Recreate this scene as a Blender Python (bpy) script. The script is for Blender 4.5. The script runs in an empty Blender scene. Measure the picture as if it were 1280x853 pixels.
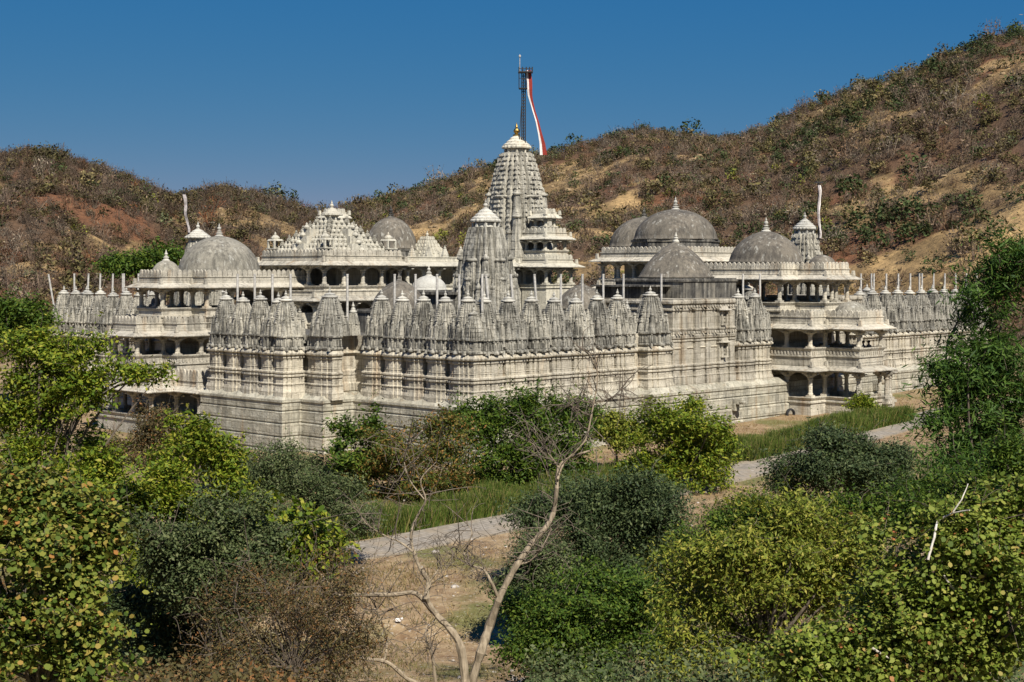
import bpy, math, random
import numpy as np
from mathutils import Vector, Matrix
R = math.radians
random.seed(7)
S = bpy.context.scene
COL = S.collection

# ------------------------------------------------------------------ camera, sky, sun, exposure
CAMZ, FPX, CX, HY = 8.6, 1862.0, 611.0, 340.0      # camera height, focal length in 1280-px units, heading and horizon
cd = bpy.data.cameras.new('camera'); cam = bpy.data.objects.new('camera', cd); COL.objects.link(cam)
cam.location = (0, 0, CAMZ); cam.rotation_euler = (R(90), 0, 0)
cd.sensor_width = 36; cd.lens = FPX / 1280 * 36
cd.shift_x = (640 - CX) / 1280; cd.shift_y = (HY - 426.5) / 1280
cd.clip_start = .5; cd.clip_end = 6000
S.camera = cam
EXPO = .75; SKYK = 1 / (.06 * 2 ** EXPO)
SUN_AZ, SUN_EL = 21.0, 46.0                        # degrees to the right of straight behind the camera; height
w = bpy.data.worlds.new('World'); S.world = w; w.use_nodes = True
nt = w.node_tree; bg = nt.nodes['Background']; sky = nt.nodes.new('ShaderNodeTexSky')
sky.sky_type = 'NISHITA'; sky.sun_disc = False; sky.sun_elevation = R(SUN_EL); sky.sun_rotation = R(180 - SUN_AZ)
sky.altitude = 1500; sky.air_density = .75; sky.dust_density = .1; sky.ozone_density = 6.0
# a deep clear winter sky: red falls off towards the zenith faster than green, blue hardly at all
sep = nt.nodes.new('ShaderNodeSeparateColor'); com = nt.nodes.new('ShaderNodeCombineColor'); nt.links.new(sky.outputs[0], sep.inputs[0])
def sky_curve(i, scale, power, out, top):
    a = nt.nodes.new('ShaderNodeMath'); a.operation = 'MULTIPLY'; nt.links.new(sep.outputs[i], a.inputs[0]); a.inputs[1].default_value = scale
    b_ = nt.nodes.new('ShaderNodeMath'); b_.operation = 'POWER'; nt.links.new(a.outputs[0], b_.inputs[0]); b_.inputs[1].default_value = power
    c_ = nt.nodes.new('ShaderNodeMath'); c_.operation = 'MULTIPLY'; nt.links.new(b_.outputs[0], c_.inputs[0]); c_.inputs[1].default_value = out
    d_ = nt.nodes.new('ShaderNodeMath'); d_.operation = 'MINIMUM'; nt.links.new(c_.outputs[0], d_.inputs[0]); d_.inputs[1].default_value = top
    nt.links.new(d_.outputs[0], com.inputs[i])
sky_curve(0, .0528 / .188, 1.65, .128 * SKYK, .45 * SKYK); sky_curve(1, .0528 / .305, .55, .235 * SKYK, .5 * SKYK); sky_curve(2, .0528 / .468, .12, .390 * SKYK, .55 * SKYK)
nt.links.new(com.outputs[0], bg.inputs[0]); bg.inputs[1].default_value = .06
sl = bpy.data.lights.new('sun', 'SUN'); sun = bpy.data.objects.new('sun', sl); COL.objects.link(sun)
sl.energy = 4.5; sl.angle = R(.5); sl.color = (1, .94, .84)
sd = Vector((math.sin(R(SUN_AZ)) * math.cos(R(SUN_EL)), -math.cos(R(SUN_AZ)) * math.cos(R(SUN_EL)), math.sin(R(SUN_EL))))
sun.rotation_euler = sd.to_track_quat('Z', 'Y').to_euler(); sun.location = (40, -40, 60)
S.view_settings.view_transform = 'Standard'; S.view_settings.look = 'None'
S.view_settings.exposure = EXPO; S.view_settings.gamma = 1; S.view_settings.use_curve_mapping = False
S.cycles.max_bounces = 5; S.cycles.diffuse_bounces = 2; S.cycles.transparent_max_bounces = 4

# ------------------------------------------------------------------ small helpers
def at(px, py, Y):
    return Vector(((px - CX) * Y / FPX, Y, CAMZ - (py - HY) * Y / FPX))
def tag(o, label=None, cat=None, group=None, kind=None):
    if label: o['label'] = label
    if cat: o['category'] = cat
    if group: o['group'] = group
    if kind: o['kind'] = kind
    return o
def empty(name, loc, rz=0):
    o = bpy.data.objects.new(name, None); COL.objects.link(o)
    o.location = loc; o.rotation_euler = (0, 0, rz); o.empty_display_size = .3
    return o
def link(name, me, parent=None, loc=(0, 0, 0), rz=0):
    o = bpy.data.objects.new(name, me); COL.objects.link(o); o.location = loc; o.rotation_euler = (0, 0, rz)
    if parent: o.parent = parent
    return o
def np_mesh(name, V, F, mat, smooth=False, tint=None):
    """V (n,3); F (m,k) with one k for all faces."""
    V = np.asarray(V, np.float32); F = np.asarray(F, np.int32)
    me = bpy.data.meshes.new(name); m, k = F.shape
    me.vertices.add(len(V)); me.vertices.foreach_set('co', V.ravel())
    me.loops.add(m * k); me.loops.foreach_set('vertex_index', F.ravel())
    me.polygons.add(m); me.polygons.foreach_set('loop_start', np.arange(0, m * k, k, dtype=np.int32))
    if tint is not None:
        a = me.attributes.new('tint', 'FLOAT_COLOR', 'POINT')
        c = np.ones((len(V), 4), np.float32); c[:, :3] = tint; a.data.foreach_set('color', c.ravel())
    me.update(calc_edges=True)
    if smooth: me.polygons.foreach_set('use_smooth', np.ones(m, bool))
    me.materials.append(mat)
    return me

class MB:
    def __init__(s): s.v = []; s.f = []
    def ring(s, pts): i = len(s.v); s.v += [tuple(p) for p in pts]; return list(range(i, len(s.v)))
    def bridge(s, a, b, closed=True):
        n = len(a)
        for i in range(n if closed else n - 1):
            j = (i + 1) % n; s.f.append((a[i], a[j], b[j], b[i]))
    def box(s, x0, x1, y0, y1, z0, z1, tx=1, ty=1):
        cx, cy = (x0 + x1) / 2, (y0 + y1) / 2; hx, hy = (x1 - x0) / 2, (y1 - y0) / 2
        q = [(-1, -1), (1, -1), (1, 1), (-1, 1)]
        a = s.ring([(cx + hx * u, cy + hy * v, z0) for u, v in q]); b = s.ring([(cx + hx * tx * u, cy + hy * ty * v, z1) for u, v in q])
        s.bridge(a, b); s.f.append(tuple(a[::-1])); s.f.append(tuple(b))
    def lathe(s, prof, n=16, c=(0, 0, 0), scallop=0):
        prev = None
        for r, z in prof:
            pts = []
            for k in range(n):
                a = 2 * math.pi * k / n; rr = r * (1 + (scallop if k % 2 else -scallop))
                pts.append((c[0] + rr * math.cos(a), c[1] + rr * math.sin(a), c[2] + z))
            g = s.ring(pts)
            if prev: s.bridge(prev, g)
            else: s.f.append(tuple(g[::-1]))
            prev = g
        s.f.append(tuple(prev))
    def sweep(s, path, prof, closed=False):
        prev = None
        for off, z in prof:
            g = s.ring([(x, y, z) for x, y in offset(path, off, closed)])
            if prev: s.bridge(prev, g, closed)
            prev = g
    def fill(s, path, z):
        s.f.append(tuple(s.ring([(x, y, z) for x, y in path])))
    def tube(s, pts, rad, n=6):
        prev = None; pts = [Vector(p) for p in pts]
        for i, p in enumerate(pts):
            d = (pts[min(i + 1, len(pts) - 1)] - pts[max(i - 1, 0)]).normalized()
            u = d.cross(Vector((.13, .9, .31)) if abs(d.y) < .9 else Vector((1, 0, 0))).normalized(); w_ = d.cross(u)
            r = rad[i] if hasattr(rad, '__len__') else rad
            g = s.ring([p + (u * math.cos(2 * math.pi * k / n) + w_ * math.sin(2 * math.pi * k / n)) * r for k in range(n)])
            if prev: s.bridge(prev, g)
            else: s.f.append(tuple(g[::-1]))
            prev = g
        s.f.append(tuple(prev))
    def mesh(s, name, mat, smooth=False):
        me = bpy.data.meshes.new(name); me.from_pydata(s.v, [], s.f); me.update()
        if smooth: me.polygons.foreach_set('use_smooth', [True] * len(me.polygons))
        me.materials.append(mat); return me
    def build(s, name, mat, parent=None, loc=(0, 0, 0), rz=0, smooth=False):
        return link(name, s.mesh(name, mat, smooth), parent, loc, rz)

def offset(path, d, closed=False):
    n = len(path); out = []
    for i in range(n):
        p = path[i]
        def nrm(a, b):
            dx, dy = b[0] - a[0], b[1] - a[1]; L = math.hypot(dx, dy) or 1
            return (dy / L, -dx / L)
        if closed or 0 < i < n - 1:
            n1 = nrm(path[i - 1], p); n2 = nrm(p, path[(i + 1) % n])
        elif i == 0: n1 = n2 = nrm(p, path[1])
        else: n1 = n2 = nrm(path[i - 1], p)
        k = 1 + n1[0] * n2[0] + n1[1] * n2[1]
        k = max(k, .2)
        out.append((p[0] + d * (n1[0] + n2[0]) / k, p[1] + d * (n1[1] + n2[1]) / k))
    return out
def swap(path): return [(y, x) for x, y in path][::-1]
def rect(x0, y0, x1, y1): return [(x0, y0), (x1, y0), (x1, y1), (x0, y1)]

rng = np.random.default_rng(5)
def vnoise(x, y, seed=0):
    xi = np.floor(x).astype(int); yi = np.floor(y).astype(int); fx = x - xi; fy = y - yi
    fx = fx * fx * (3 - 2 * fx); fy = fy * fy * (3 - 2 * fy)
    def h(a, b):
        n = (a * 374761393 + b * 668265263 + seed * 1442695041) & 0x7fffffff
        n = ((n ^ (n >> 13)) * 1274126177) & 0x7fffffff
        return ((n ^ (n >> 16)) & 0xffff) / 65535.0
    return (h(xi, yi) * (1 - fx) + h(xi + 1, yi) * fx) * (1 - fy) + (h(xi, yi + 1) * (1 - fx) + h(xi + 1, yi + 1) * fx) * fy
def fbm(x, y, seed=0, o=4):
    t = 0; a = 1; s_ = 0
    for i in range(o):
        t = t + a * vnoise(x * 2 ** i, y * 2 ** i, seed + i * 17); s_ += a; a *= .5
    return t / s_

# ------------------------------------------------------------------ materials
class NT:
    def __init__(s, name):
        s.m = bpy.data.materials.new(name); s.m.use_nodes = True; s.t = s.m.node_tree
        s.b = s.t.nodes['Principled BSDF']; s.b.inputs['Roughness'].default_value = .9
        s.b.inputs['Specular IOR Level'].default_value = .25
    def n(s, typ, **kw):
        o = s.t.nodes.new('ShaderNode' + typ)
        for k, v in kw.items(): setattr(o, k, v)
        return o
    def l(s, a, b): s.t.links.new(a, b)
    def val(s, sock, v):
        if hasattr(v, 'is_linked') or hasattr(v, 'links'): s.l(v, sock)
        else: sock.default_value = v
    def pos(s, scale=(1, 1, 1), rot=0):
        g = s.n('NewGeometry'); mp = s.n('Mapping'); s.l(g.outputs['Position'], mp.inputs[0])
        mp.inputs['Rotation'].default_value = (0, 0, rot); mp.inputs['Scale'].default_value = scale
        return mp.outputs[0]
    def noise(s, vec, scale, detail=4, rough=.6):
        o = s.n('TexNoise'); s.l(vec, o.inputs['Vector']); o.inputs['Scale'].default_value = scale
        o.inputs['Detail'].default_value = detail; o.inputs['Roughness'].default_value = rough
        return o.outputs['Fac']
    def ramp(s, fac, a, b, lo=0., hi=1.):
        o = s.n('MapRange'); s.l(fac, o.inputs[0]); o.inputs[1].default_value = a; o.inputs[2].default_value = b
        o.inputs[3].default_value = lo; o.inputs[4].default_value = hi
        return o.outputs[0]
    def mix(s, fac, a, b, blend='MIX'):
        o = s.n('Mix', data_type='RGBA', blend_type=blend)
        s.val(o.inputs[0], fac)
        for sock, v in ((o.inputs[6], a), (o.inputs[7], b)):
            if isinstance(v, tuple): sock.default_value = (*v, 1)
            else: s.l(v, sock)
        return o.outputs[2]
    def math(s, op, a, b=0.):
        o = s.n('Math', operation=op); s.val(o.inputs[0], a); s.val(o.inputs[1], b); return o.outputs[0]
    def bump(s, h, strength=.5, dist=.05):
        o = s.n('Bump'); s.l(h, o.inputs['Height']); o.inputs['Strength'].default_value = strength
        o.inputs['Distance'].default_value = dist; s.l(o.outputs[0], s.b.inputs['Normal'])
    def color(s, c): s.val(s.b.inputs['Base Color'], (*c, 1) if isinstance(c, tuple) else c)

def stone(name, base, alt, stain_col, stain, streak=(2.2, .16), white=0., rust=0., blocks=0., bumpd=.06, mott=1.3):
    """weathered stone: two tones, vertical rain streaks, lichen blotches, ashlar joints"""
    q = NT(name)
    p = q.pos(); pr = q.pos(rot=R(-45))
    c = q.mix(q.ramp(q.noise(p, mott, 5), .35, .65), base, alt)
    if rust:
        sv = q.pos((1.1, 1.1, .12)); c = q.mix(q.math('MULTIPLY', q.ramp(q.noise(sv, 1.0, 4), .56, .72), rust), c, (.36, .22, .10))
    if blocks:
        sp = q.n('SeparateXYZ'); q.l(pr, sp.inputs[0]); cb = q.n('CombineXYZ')
        q.l(q.math('SUBTRACT', sp.outputs[0], sp.outputs[1]), cb.inputs[0]); q.l(sp.outputs[2], cb.inputs[1])
        br = q.n('TexBrick'); q.l(cb.outputs[0], br.inputs['Vector']); br.inputs['Scale'].default_value = 1
        br.inputs['Brick Width'].default_value = 1.1; br.inputs['Row Height'].default_value = .44
        br.inputs['Mortar Size'].default_value = .018; br.inputs['Color1'].default_value = (.62, .60, .56, 1)
        br.inputs['Color2'].default_value = (1, 1, 1, 1); br.inputs['Mortar'].default_value = (.25, .22, .18, 1)
        c = q.mix(blocks, c, br.outputs['Color'], 'MULTIPLY')
    st = q.noise(q.pos((streak[0], streak[0], streak[1])), 1.6, 6, .65)
    bl = q.noise(p, .55, 5, .6)
    f = q.ramp(q.math('ADD', q.math('MULTIPLY', st, .62), q.math('MULTIPLY', bl, .38)), .60 - .22 * stain, .70 - .16 * stain)
    c = q.mix(q.math('MULTIPLY', f, min(1, .35 + .6 * stain)), c, stain_col)
    if white:
        wv = q.noise(q.pos((1.4, 1.4, .35)), 2.3, 5, .7)
        c = q.mix(q.math('MULTIPLY', q.ramp(wv, .56, .66), white), c, (.55, .54, .49))
    fine = q.noise(p, 9, 3, .7)
    c = q.mix(.55, c, q.mix(q.ramp(fine, .3, .7), (.55, .55, .55), (1.0, 1.0, 1.0)), 'MULTIPLY')
    oi = q.n('ObjectInfo'); c = q.mix(1., c, q.mix(oi.outputs['Random'], (.80, .80, .79), (1.08, 1.07, 1.03)), 'MULTIPLY')   # each carved piece weathers a little differently
    q.color(c)
    q.bump(q.math('ADD', q.math('MULTIPLY', fine, .6), q.math('MULTIPLY', q.noise(p, 3.2, 5, .7), 1.2)), .8, bumpd)
    return q.m
M = {}
M['wall'] = stone('wall_stone', (.63, .58, .48), (.52, .48, .40), (.10, .09, .072), .50, streak=(3.0, .2), rust=.6, blocks=.5, bumpd=.11)
M['plinth'] = stone('plinth_stone', (.56, .53, .44), (.40, .385, .325), (.11, .105, .09), .5, rust=.5, blocks=.75, bumpd=.1)
M['spire'] = stone('spire_stone', (.52, .49, .42), (.35, .335, .29), (.022, .022, .020), .74, streak=(3.2, .22), white=.6, bumpd=.12)
M['tower'] = stone('tower_stone', (.50, .475, .41), (.36, .34, .29), (.045, .043, .038), .60, streak=(2.2, .3), white=.3, bumpd=.1)
M['marble'] = stone('pale_marble', (.62, .585, .49), (.50, .475, .40), (.11, .10, .085), .42, rust=.25)
M['porch'] = stone('porch_stone', (.66, .61, .51), (.50, .47, .40), (.10, .09, .075), .50, rust=.6, blocks=.35, bumpd=.08)
M['dome'] = stone('dome_plaster', (.205, .18, .145), (.14, .126, .104), (.055, .05, .045), .62, streak=(2.4, .3), white=.5, bumpd=.05, mott=.9)
M['dome_pale'] = stone('dome_plaster_pale', (.34, .315, .26), (.25, .235, .195), (.085, .08, .07), .6, streak=(2.4, .3), white=.55, bumpd=.05, mott=.9)
M['drum'] = stone('drum_plaster', (.26, .24, .20), (.16, .15, .135), (.03, .03, .03), .9, streak=(2.6, .1), white=.3)
M['cap'] = stone('white_cap', (.60, .58, .52), (.46, .445, .40), (.14, .135, .125), .45)
M['limewash'] = stone('limewash', (.54, .53, .49), (.46, .45, .41), (.30, .29, .27), .3)
def plain(name, c, rough=.8, metal=0., var=.25):
    q = NT(name); n = q.noise(q.pos(), 6, 4)
    q.color(q.mix(q.ramp(n, .3, .7), tuple(x * (1 - var) for x in c), c)); q.b.inputs['Roughness'].default_value = rough
    q.b.inputs['Metallic'].default_value = metal; return q.m
M['pole'] = plain('pale_painted_wood', (.52, .50, .46), var=.5)
M['iron'] = plain('dark_iron', (.03, .03, .032), .6)
M['gold'] = plain('brass', (.55, .38, .12), .35, 1.)
M['red'] = plain('red_cloth', (.26, .035, .025), .9)
M['mauve'] = plain('faded_cloth', (.42, .38, .37), .9, var=.5)
M['white'] = plain('white_cloth', (.75, .70, .66), .9)
M['dark'] = plain('painted_shade', (.02, .018, .016))  # near-black colour standing in for the shade inside openings
M['skin'] = plain('skin', (.22, .12, .08), .6); M['hair'] = plain('hair', (.012, .011, .010), .5); M['shirt'] = plain('shirt', (.05, .05, .07))

def leafmat(name, cols, trans=.3, rough=.6, tint=False):
    q = NT(name); g = q.n('NewGeometry')
    rp = q.n('ValToRGB'); q.l(g.outputs['Random Per Island'], rp.inputs[0]); e = rp.color_ramp.elements
    while len(e) < len(cols): e.new(.5)
    for i, (p_, c) in enumerate(cols): e[i].position = p_; e[i].color = (*c, 1)
    c = rp.outputs[0]
    if tint:
        a = q.n('Attribute', attribute_name='tint'); c = q.mix(1., c, a.outputs['Color'], 'MULTIPLY')
    c = q.mix(.6, c, q.mix(q.ramp(q.noise(q.pos(), .9, 3), .3, .7), (.78, .82, .74), (1.38, 1.34, 1.15)), 'MULTIPLY')
    q.color(c); q.b.inputs['Roughness'].default_value = rough; q.b.inputs['Specular IOR Level'].default_value = .2
    tr = q.n('BsdfTranslucent'); q.l(c, tr.inputs[0]); mx = q.n('MixShader'); mx.inputs[0].default_value = trans
    q.l(q.b.outputs[0], mx.inputs[1]); q.l(tr.outputs[0], mx.inputs[2])
    q.l(mx.outputs[0], q.t.nodes['Material Output'].inputs[0]); return q.m
def bark(name, a, b):
    q = NT(name); n = q.noise(q.pos((3, 3, .8)), 3, 5)
    q.color(q.mix(q.ramp(n, .35, .65), a, b)); q.bump(n, .6, .03); return q.m
M['bark'] = bark('bark', (.075, .058, .042), (.16, .13, .10))
M['bark_pale'] = bark('pale_bark', (.17, .135, .09), (.33, .27, .19))
M['bark_white'] = bark('white_bark', (.42, .38, .32), (.60, .56, .50))

# ------------------------------------------------------------------ ground, path, hills
def ground_z(x, y):
    x = np.asarray(x, float); y = np.asarray(y, float)
    flat = -2.3 - .033 * (116 - np.clip(y, 40, 200)) - .015 * (33 - np.clip(x, -60, 60))
    slope = 7.0 - .245 * y
    d = flat - slope
    z = np.where(d > 2, flat, np.where(d < -2, slope, (flat + slope) / 2 + (d * d / 4 + 1) / 2 * .5))
    return z + .25 * (fbm(x * .12, y * .12, 3) - .5) * np.clip((112 - y) / 30, 0, 1)
xs = np.concatenate([np.linspace(-900, -130, 12), np.linspace(-120, 120, 161), np.linspace(130, 900, 12)])
ys = np.concatenate([np.linspace(-60, 20, 14), np.linspace(22, 185, 140), np.linspace(200, 1200, 14)])
GX, GY = np.meshgrid(xs, ys); GZ = ground_z(GX, GY)
def gridfaces(nr, nc):
    i = np.arange(nr * nc).reshape(nr, nc)
    return np.stack([i[:-1, :-1], i[:-1, 1:], i[1:, 1:], i[1:, :-1]], -1).reshape(-1, 4)
q = NT('dry_ground'); p = q.pos()
n1 = q.noise(p, .16, 5); n2 = q.noise(p, 1.1, 5, .7); n3 = q.noise(p, 6, 4, .7)
c = q.mix(q.ramp(n2, .35, .62), (.20, .125, .065), (.36, .26, .145))
c = q.mix(q.ramp(n1, .50, .60), c, (.155, .145, .05))
c = q.mix(q.math('MULTIPLY', q.ramp(n3, .60, .66), .7), c, (.42, .39, .34))
c = q.mix(.5, c, q.mix(q.ramp(n3, .3, .7), (.5, .5, .5), (1, 1, 1)), 'MULTIPLY')
q.color(c); q.bump(q.math('ADD', n2, q.math('MULTIPLY', n3, .5)), .9, .12)
tag(link('ground', np_mesh('ground', np.stack([GX, GY, GZ], -1).reshape(-1, 3), gridfaces(len(ys), len(xs)), q.m, True)), kind='structure')

# path of grey pavers in front of the right face
PATH = [(70, 140), (52, 127), (40, 119.5), (33.0, 112), (25, 102.5), (17.5, 92.5), (9.5, 83.5), (1.6, 76), (-5.8, 69.5), (-15, 63), (-27, 57), (-45, 50)]
def smooth_path(P, n=8):
    out = []
    for i in range(len(P) - 1):
        p0 = P[max(i - 1, 0)]; p1 = P[i]; p2 = P[i + 1]; p3 = P[min(i + 2, len(P) - 1)]
        for k in range(n):
            t = k / n
            out.append(tuple(.5 * (2 * b + (c_ - a) * t + (2 * a - 5 * b + 4 * c_ - d) * t * t + (3 * b - a - 3 * c_ + d) * t ** 3) for a, b, c_, d in zip(p0, p1, p2, p3)))
    out.append(P[-1]); return out
PS = smooth_path(PATH)
q = NT('grey_pavers'); pr = q.pos(rot=R(-48)); br = q.n('TexBrick'); q.l(pr, br.inputs['Vector']); br.inputs['Scale'].default_value = 1
br.inputs['Brick Width'].default_value = .5; br.inputs['Row Height'].default_value = .3; br.inputs['Mortar Size'].default_value = .02
br.inputs['Color1'].default_value = (.215, .19, .152, 1); br.inputs['Color2'].default_value = (.31, .272, .22, 1); br.inputs['Mortar'].default_value = (.11, .10, .085, 1)
c = q.mix(q.math('MULTIPLY', q.ramp(q.noise(q.pos(), .8, 5), .44, .66), .8), br.outputs[0], (.29, .235, .165)); q.color(c); q.bump(br.outputs['Fac'], -.4, .02)
hw = 1.7
L_ = offset(PS, hw); R_ = offset(PS, -hw)
m = MB()
prof = []
for s_, dz in ((1.0, -.1), (1.0, .05), (.5, .06), (0, .065), (-.5, .06), (-1.0, .05), (-1.0, -.1)):
    o_ = offset(PS, hw * s_)
    prof.append(m.ring([(x, y, float(ground_z(x, y)) + dz + .04) for x, y in o_]))
for a, b in zip(prof, prof[1:]): m.bridge(a, b, False)
tag(m.build('path', q.m), kind='structure')

# hills: skyline heights by heading, each with its own distance
SKX = [-900, -300, -40, 0, 40, 80, 120, 160, 200, 225, 240, 280, 320, 360, 392, 412, 440, 480, 520, 560, 600, 640, 700, 760, 800, 840, 880, 920, 960, 1000, 1040, 1080, 1120, 1160, 1200, 1240, 1280, 1400, 1700, 2200]
SKY_ = [250, 215, 200, 199, 194, 201, 214, 226, 243, 250, 243, 238, 247, 259, 268, 268, 262, 252, 243, 230, 214, 204, 190, 174, 166, 166, 171, 172, 160, 139, 124, 109, 98, 86, 69, 52, 44, 20, 30, 150]
def ridge(px):
    y = np.interp(px, SKX, SKY_)
    Yr = np.interp(px, [-900, 0, 380, 420, 700, 1000, 1300, 2200], [420, 430, 470, 520, 470, 430, 390, 380])
    return Yr, CAMZ + (HY - y) * Yr / FPX
def hill_z(X, Y):
    px = CX + FPX * X / Y
    Yr, zr = ridge(px)
    Y0 = 168 + 14 * np.sin(px / 130.) + np.interp(px, [900, 1280], [0, -8])
    u = (Y - Y0) / (Yr - Y0)
    up = np.clip(u, -.3, 1)
    s_ = np.where(up > 0, .55 * up + .45 * up * up * (3 - 2 * up), up)
    z = -3.0 + (zr + 3.0) * s_
    g = (fbm(X * .018, Y * .012, 11) - .5) * 17 + (fbm(X * .06, Y * .05, 23) - .5) * 4.5
    z = z + g * np.clip(u * 3, 0, 1) * np.clip((1.0 - u) * 2.2, 0, 1)
    z = z + (fbm(X * .03, Y * .03, 31) - .56) * 3 * np.clip(u * 3, 0, 1)
    back = np.clip(u - 1, 0, 9)
    return z - back * back * 60 - back * 18
def bare(X, Y):      # where dry grass and rock show between the bushes
    px = CX + FPX * X / Y
    b = fbm(X * .045 + 5, Y * .05, 41) + .30 * (fbm(X * .16, Y * .14, 47) - .5)
    return b + np.interp(px, [0, 420, 520, 900, 1050, 1280], [-.18, -.13, .03, -.04, -.025, -.02])
azs = np.linspace(-950, 2150, 520); ds = np.concatenate([np.linspace(145, 480, 200), np.linspace(486, 700, 24)])
AZ, DS = np.meshgrid(azs, ds); HX = (AZ - CX) / FPX * DS; HZ = hill_z(HX, DS)
b = bare(HX, DS); r1 = fbm(HX * .05, DS * .05, 61); r2 = fbm(HX * .25, DS * .25, 71)
t = np.clip((b - .50) / .07, 0, 1)[..., None]
soil = np.array([.135, .085, .052]) * (1 - np.clip((r1 - .5) * 5, 0, 1)[..., None]) + np.array([.20, .095, .05]) * np.clip((r1 - .5) * 5, 0, 1)[..., None]
tan = np.array([.34, .235, .115]) * (.7 + .6 * r2[..., None]) * (.75 + .5 * np.clip((r2[..., None] - .45) * 6, 0, 1))
tint = .85 * (soil * (1 - t) + tan * t).reshape(-1, 3)
q = NT('hill_soil'); a = q.n('Attribute', attribute_name='tint'); p = q.pos(); n = q.noise(p, .9, 6, .7)
c = q.mix(.8, a.outputs['Color'], q.mix(q.ramp(n, .32, .66), (.42, .40, .36), (1.15, 1.1, 1.0)), 'MULTIPLY'); q.color(c); q.bump(n, .9, .6); SOIL = q.m
tag(link('hills', np_mesh('hills', np.stack([HX, DS, HZ], -1).reshape(-1, 3), gridfaces(len(ds), len(azs)), q.m, True, tint)), kind='structure')

# ------------------------------------------------------------------ foliage builders
def leaves(C, size, rs, up=.5, asp=.45, k=4, droop=0., jit=.35, out=None):
    """one small leaf-shaped face at each point of C"""
    n = len(C); N = rs.normal(size=(n, 3)); N[:, 2] = np.abs(N[:, 2]) + up
    if out is not None: N += out * .8
    N /= np.linalg.norm(N, axis=1)[:, None]
    A = rs.normal(size=(n, 3)); A[:, 2] -= droop; A -= N * (A * N).sum(1)[:, None]; A /= np.linalg.norm(A, axis=1)[:, None]
    B = np.cross(N, A); L = size * np.clip(1 + jit * rs.normal(size=n), .45, 1.6)[:, None]; W = L * asp
    if k == 4:
        P = [C - A * L * .5, C + B * W * .5 - N * L * .06, C + A * L * .5 - N * L * .05, C - B * W * .5 - N * L * .06]
    else:
        P = [C - A * L * .5, C - A * L * .22 + B * W * .5, C + A * L * .2 + B * W * .46 - N * L * .08, C + A * L * .5 - N * L * .16, C + A * L * .2 - B * W * .46 - N * L * .08, C - A * L * .22 - B * W * .5]
    V = np.stack(P, 1).reshape(-1, 3); F = np.arange(len(V)).reshape(n, len(P))
    return V, F
def curve(p, q_, bend, n, rs):
    p = np.array(p, float); q_ = np.array(q_, float); L = np.linalg.norm(q_ - p)
    mid = (p + q_) / 2 + rs.normal(size=3) * L * bend + np.array([0, 0, L * .08])
    ts = np.linspace(0, 1, n)[:, None]
    return (1 - ts) ** 2 * p + 2 * ts * (1 - ts) * mid + ts ** 2 * q_
def crown_points(lobes, nclump, rs, shell=.55):
    vol = np.array([l[3] * l[4] * l[5] for l in lobes]) ** .62 * rs.uniform(.3, 1.7, len(lobes)); pr = vol / vol.sum()
    idx = rs.choice(len(lobes), nclump, p=pr); L = np.array(lobes)[idx]
    d = rs.normal(size=(nclump, 3)); d /= np.linalg.norm(d, axis=1)[:, None]
    rad = (shell + (1 - shell) * rs.random(nclump) ** .7)[:, None] * (1 + .12 * rs.normal(size=(nclump, 1)))
    return L[:, :3] + d * rad * L[:, 3:6], d
DENS = 1.65
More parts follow.
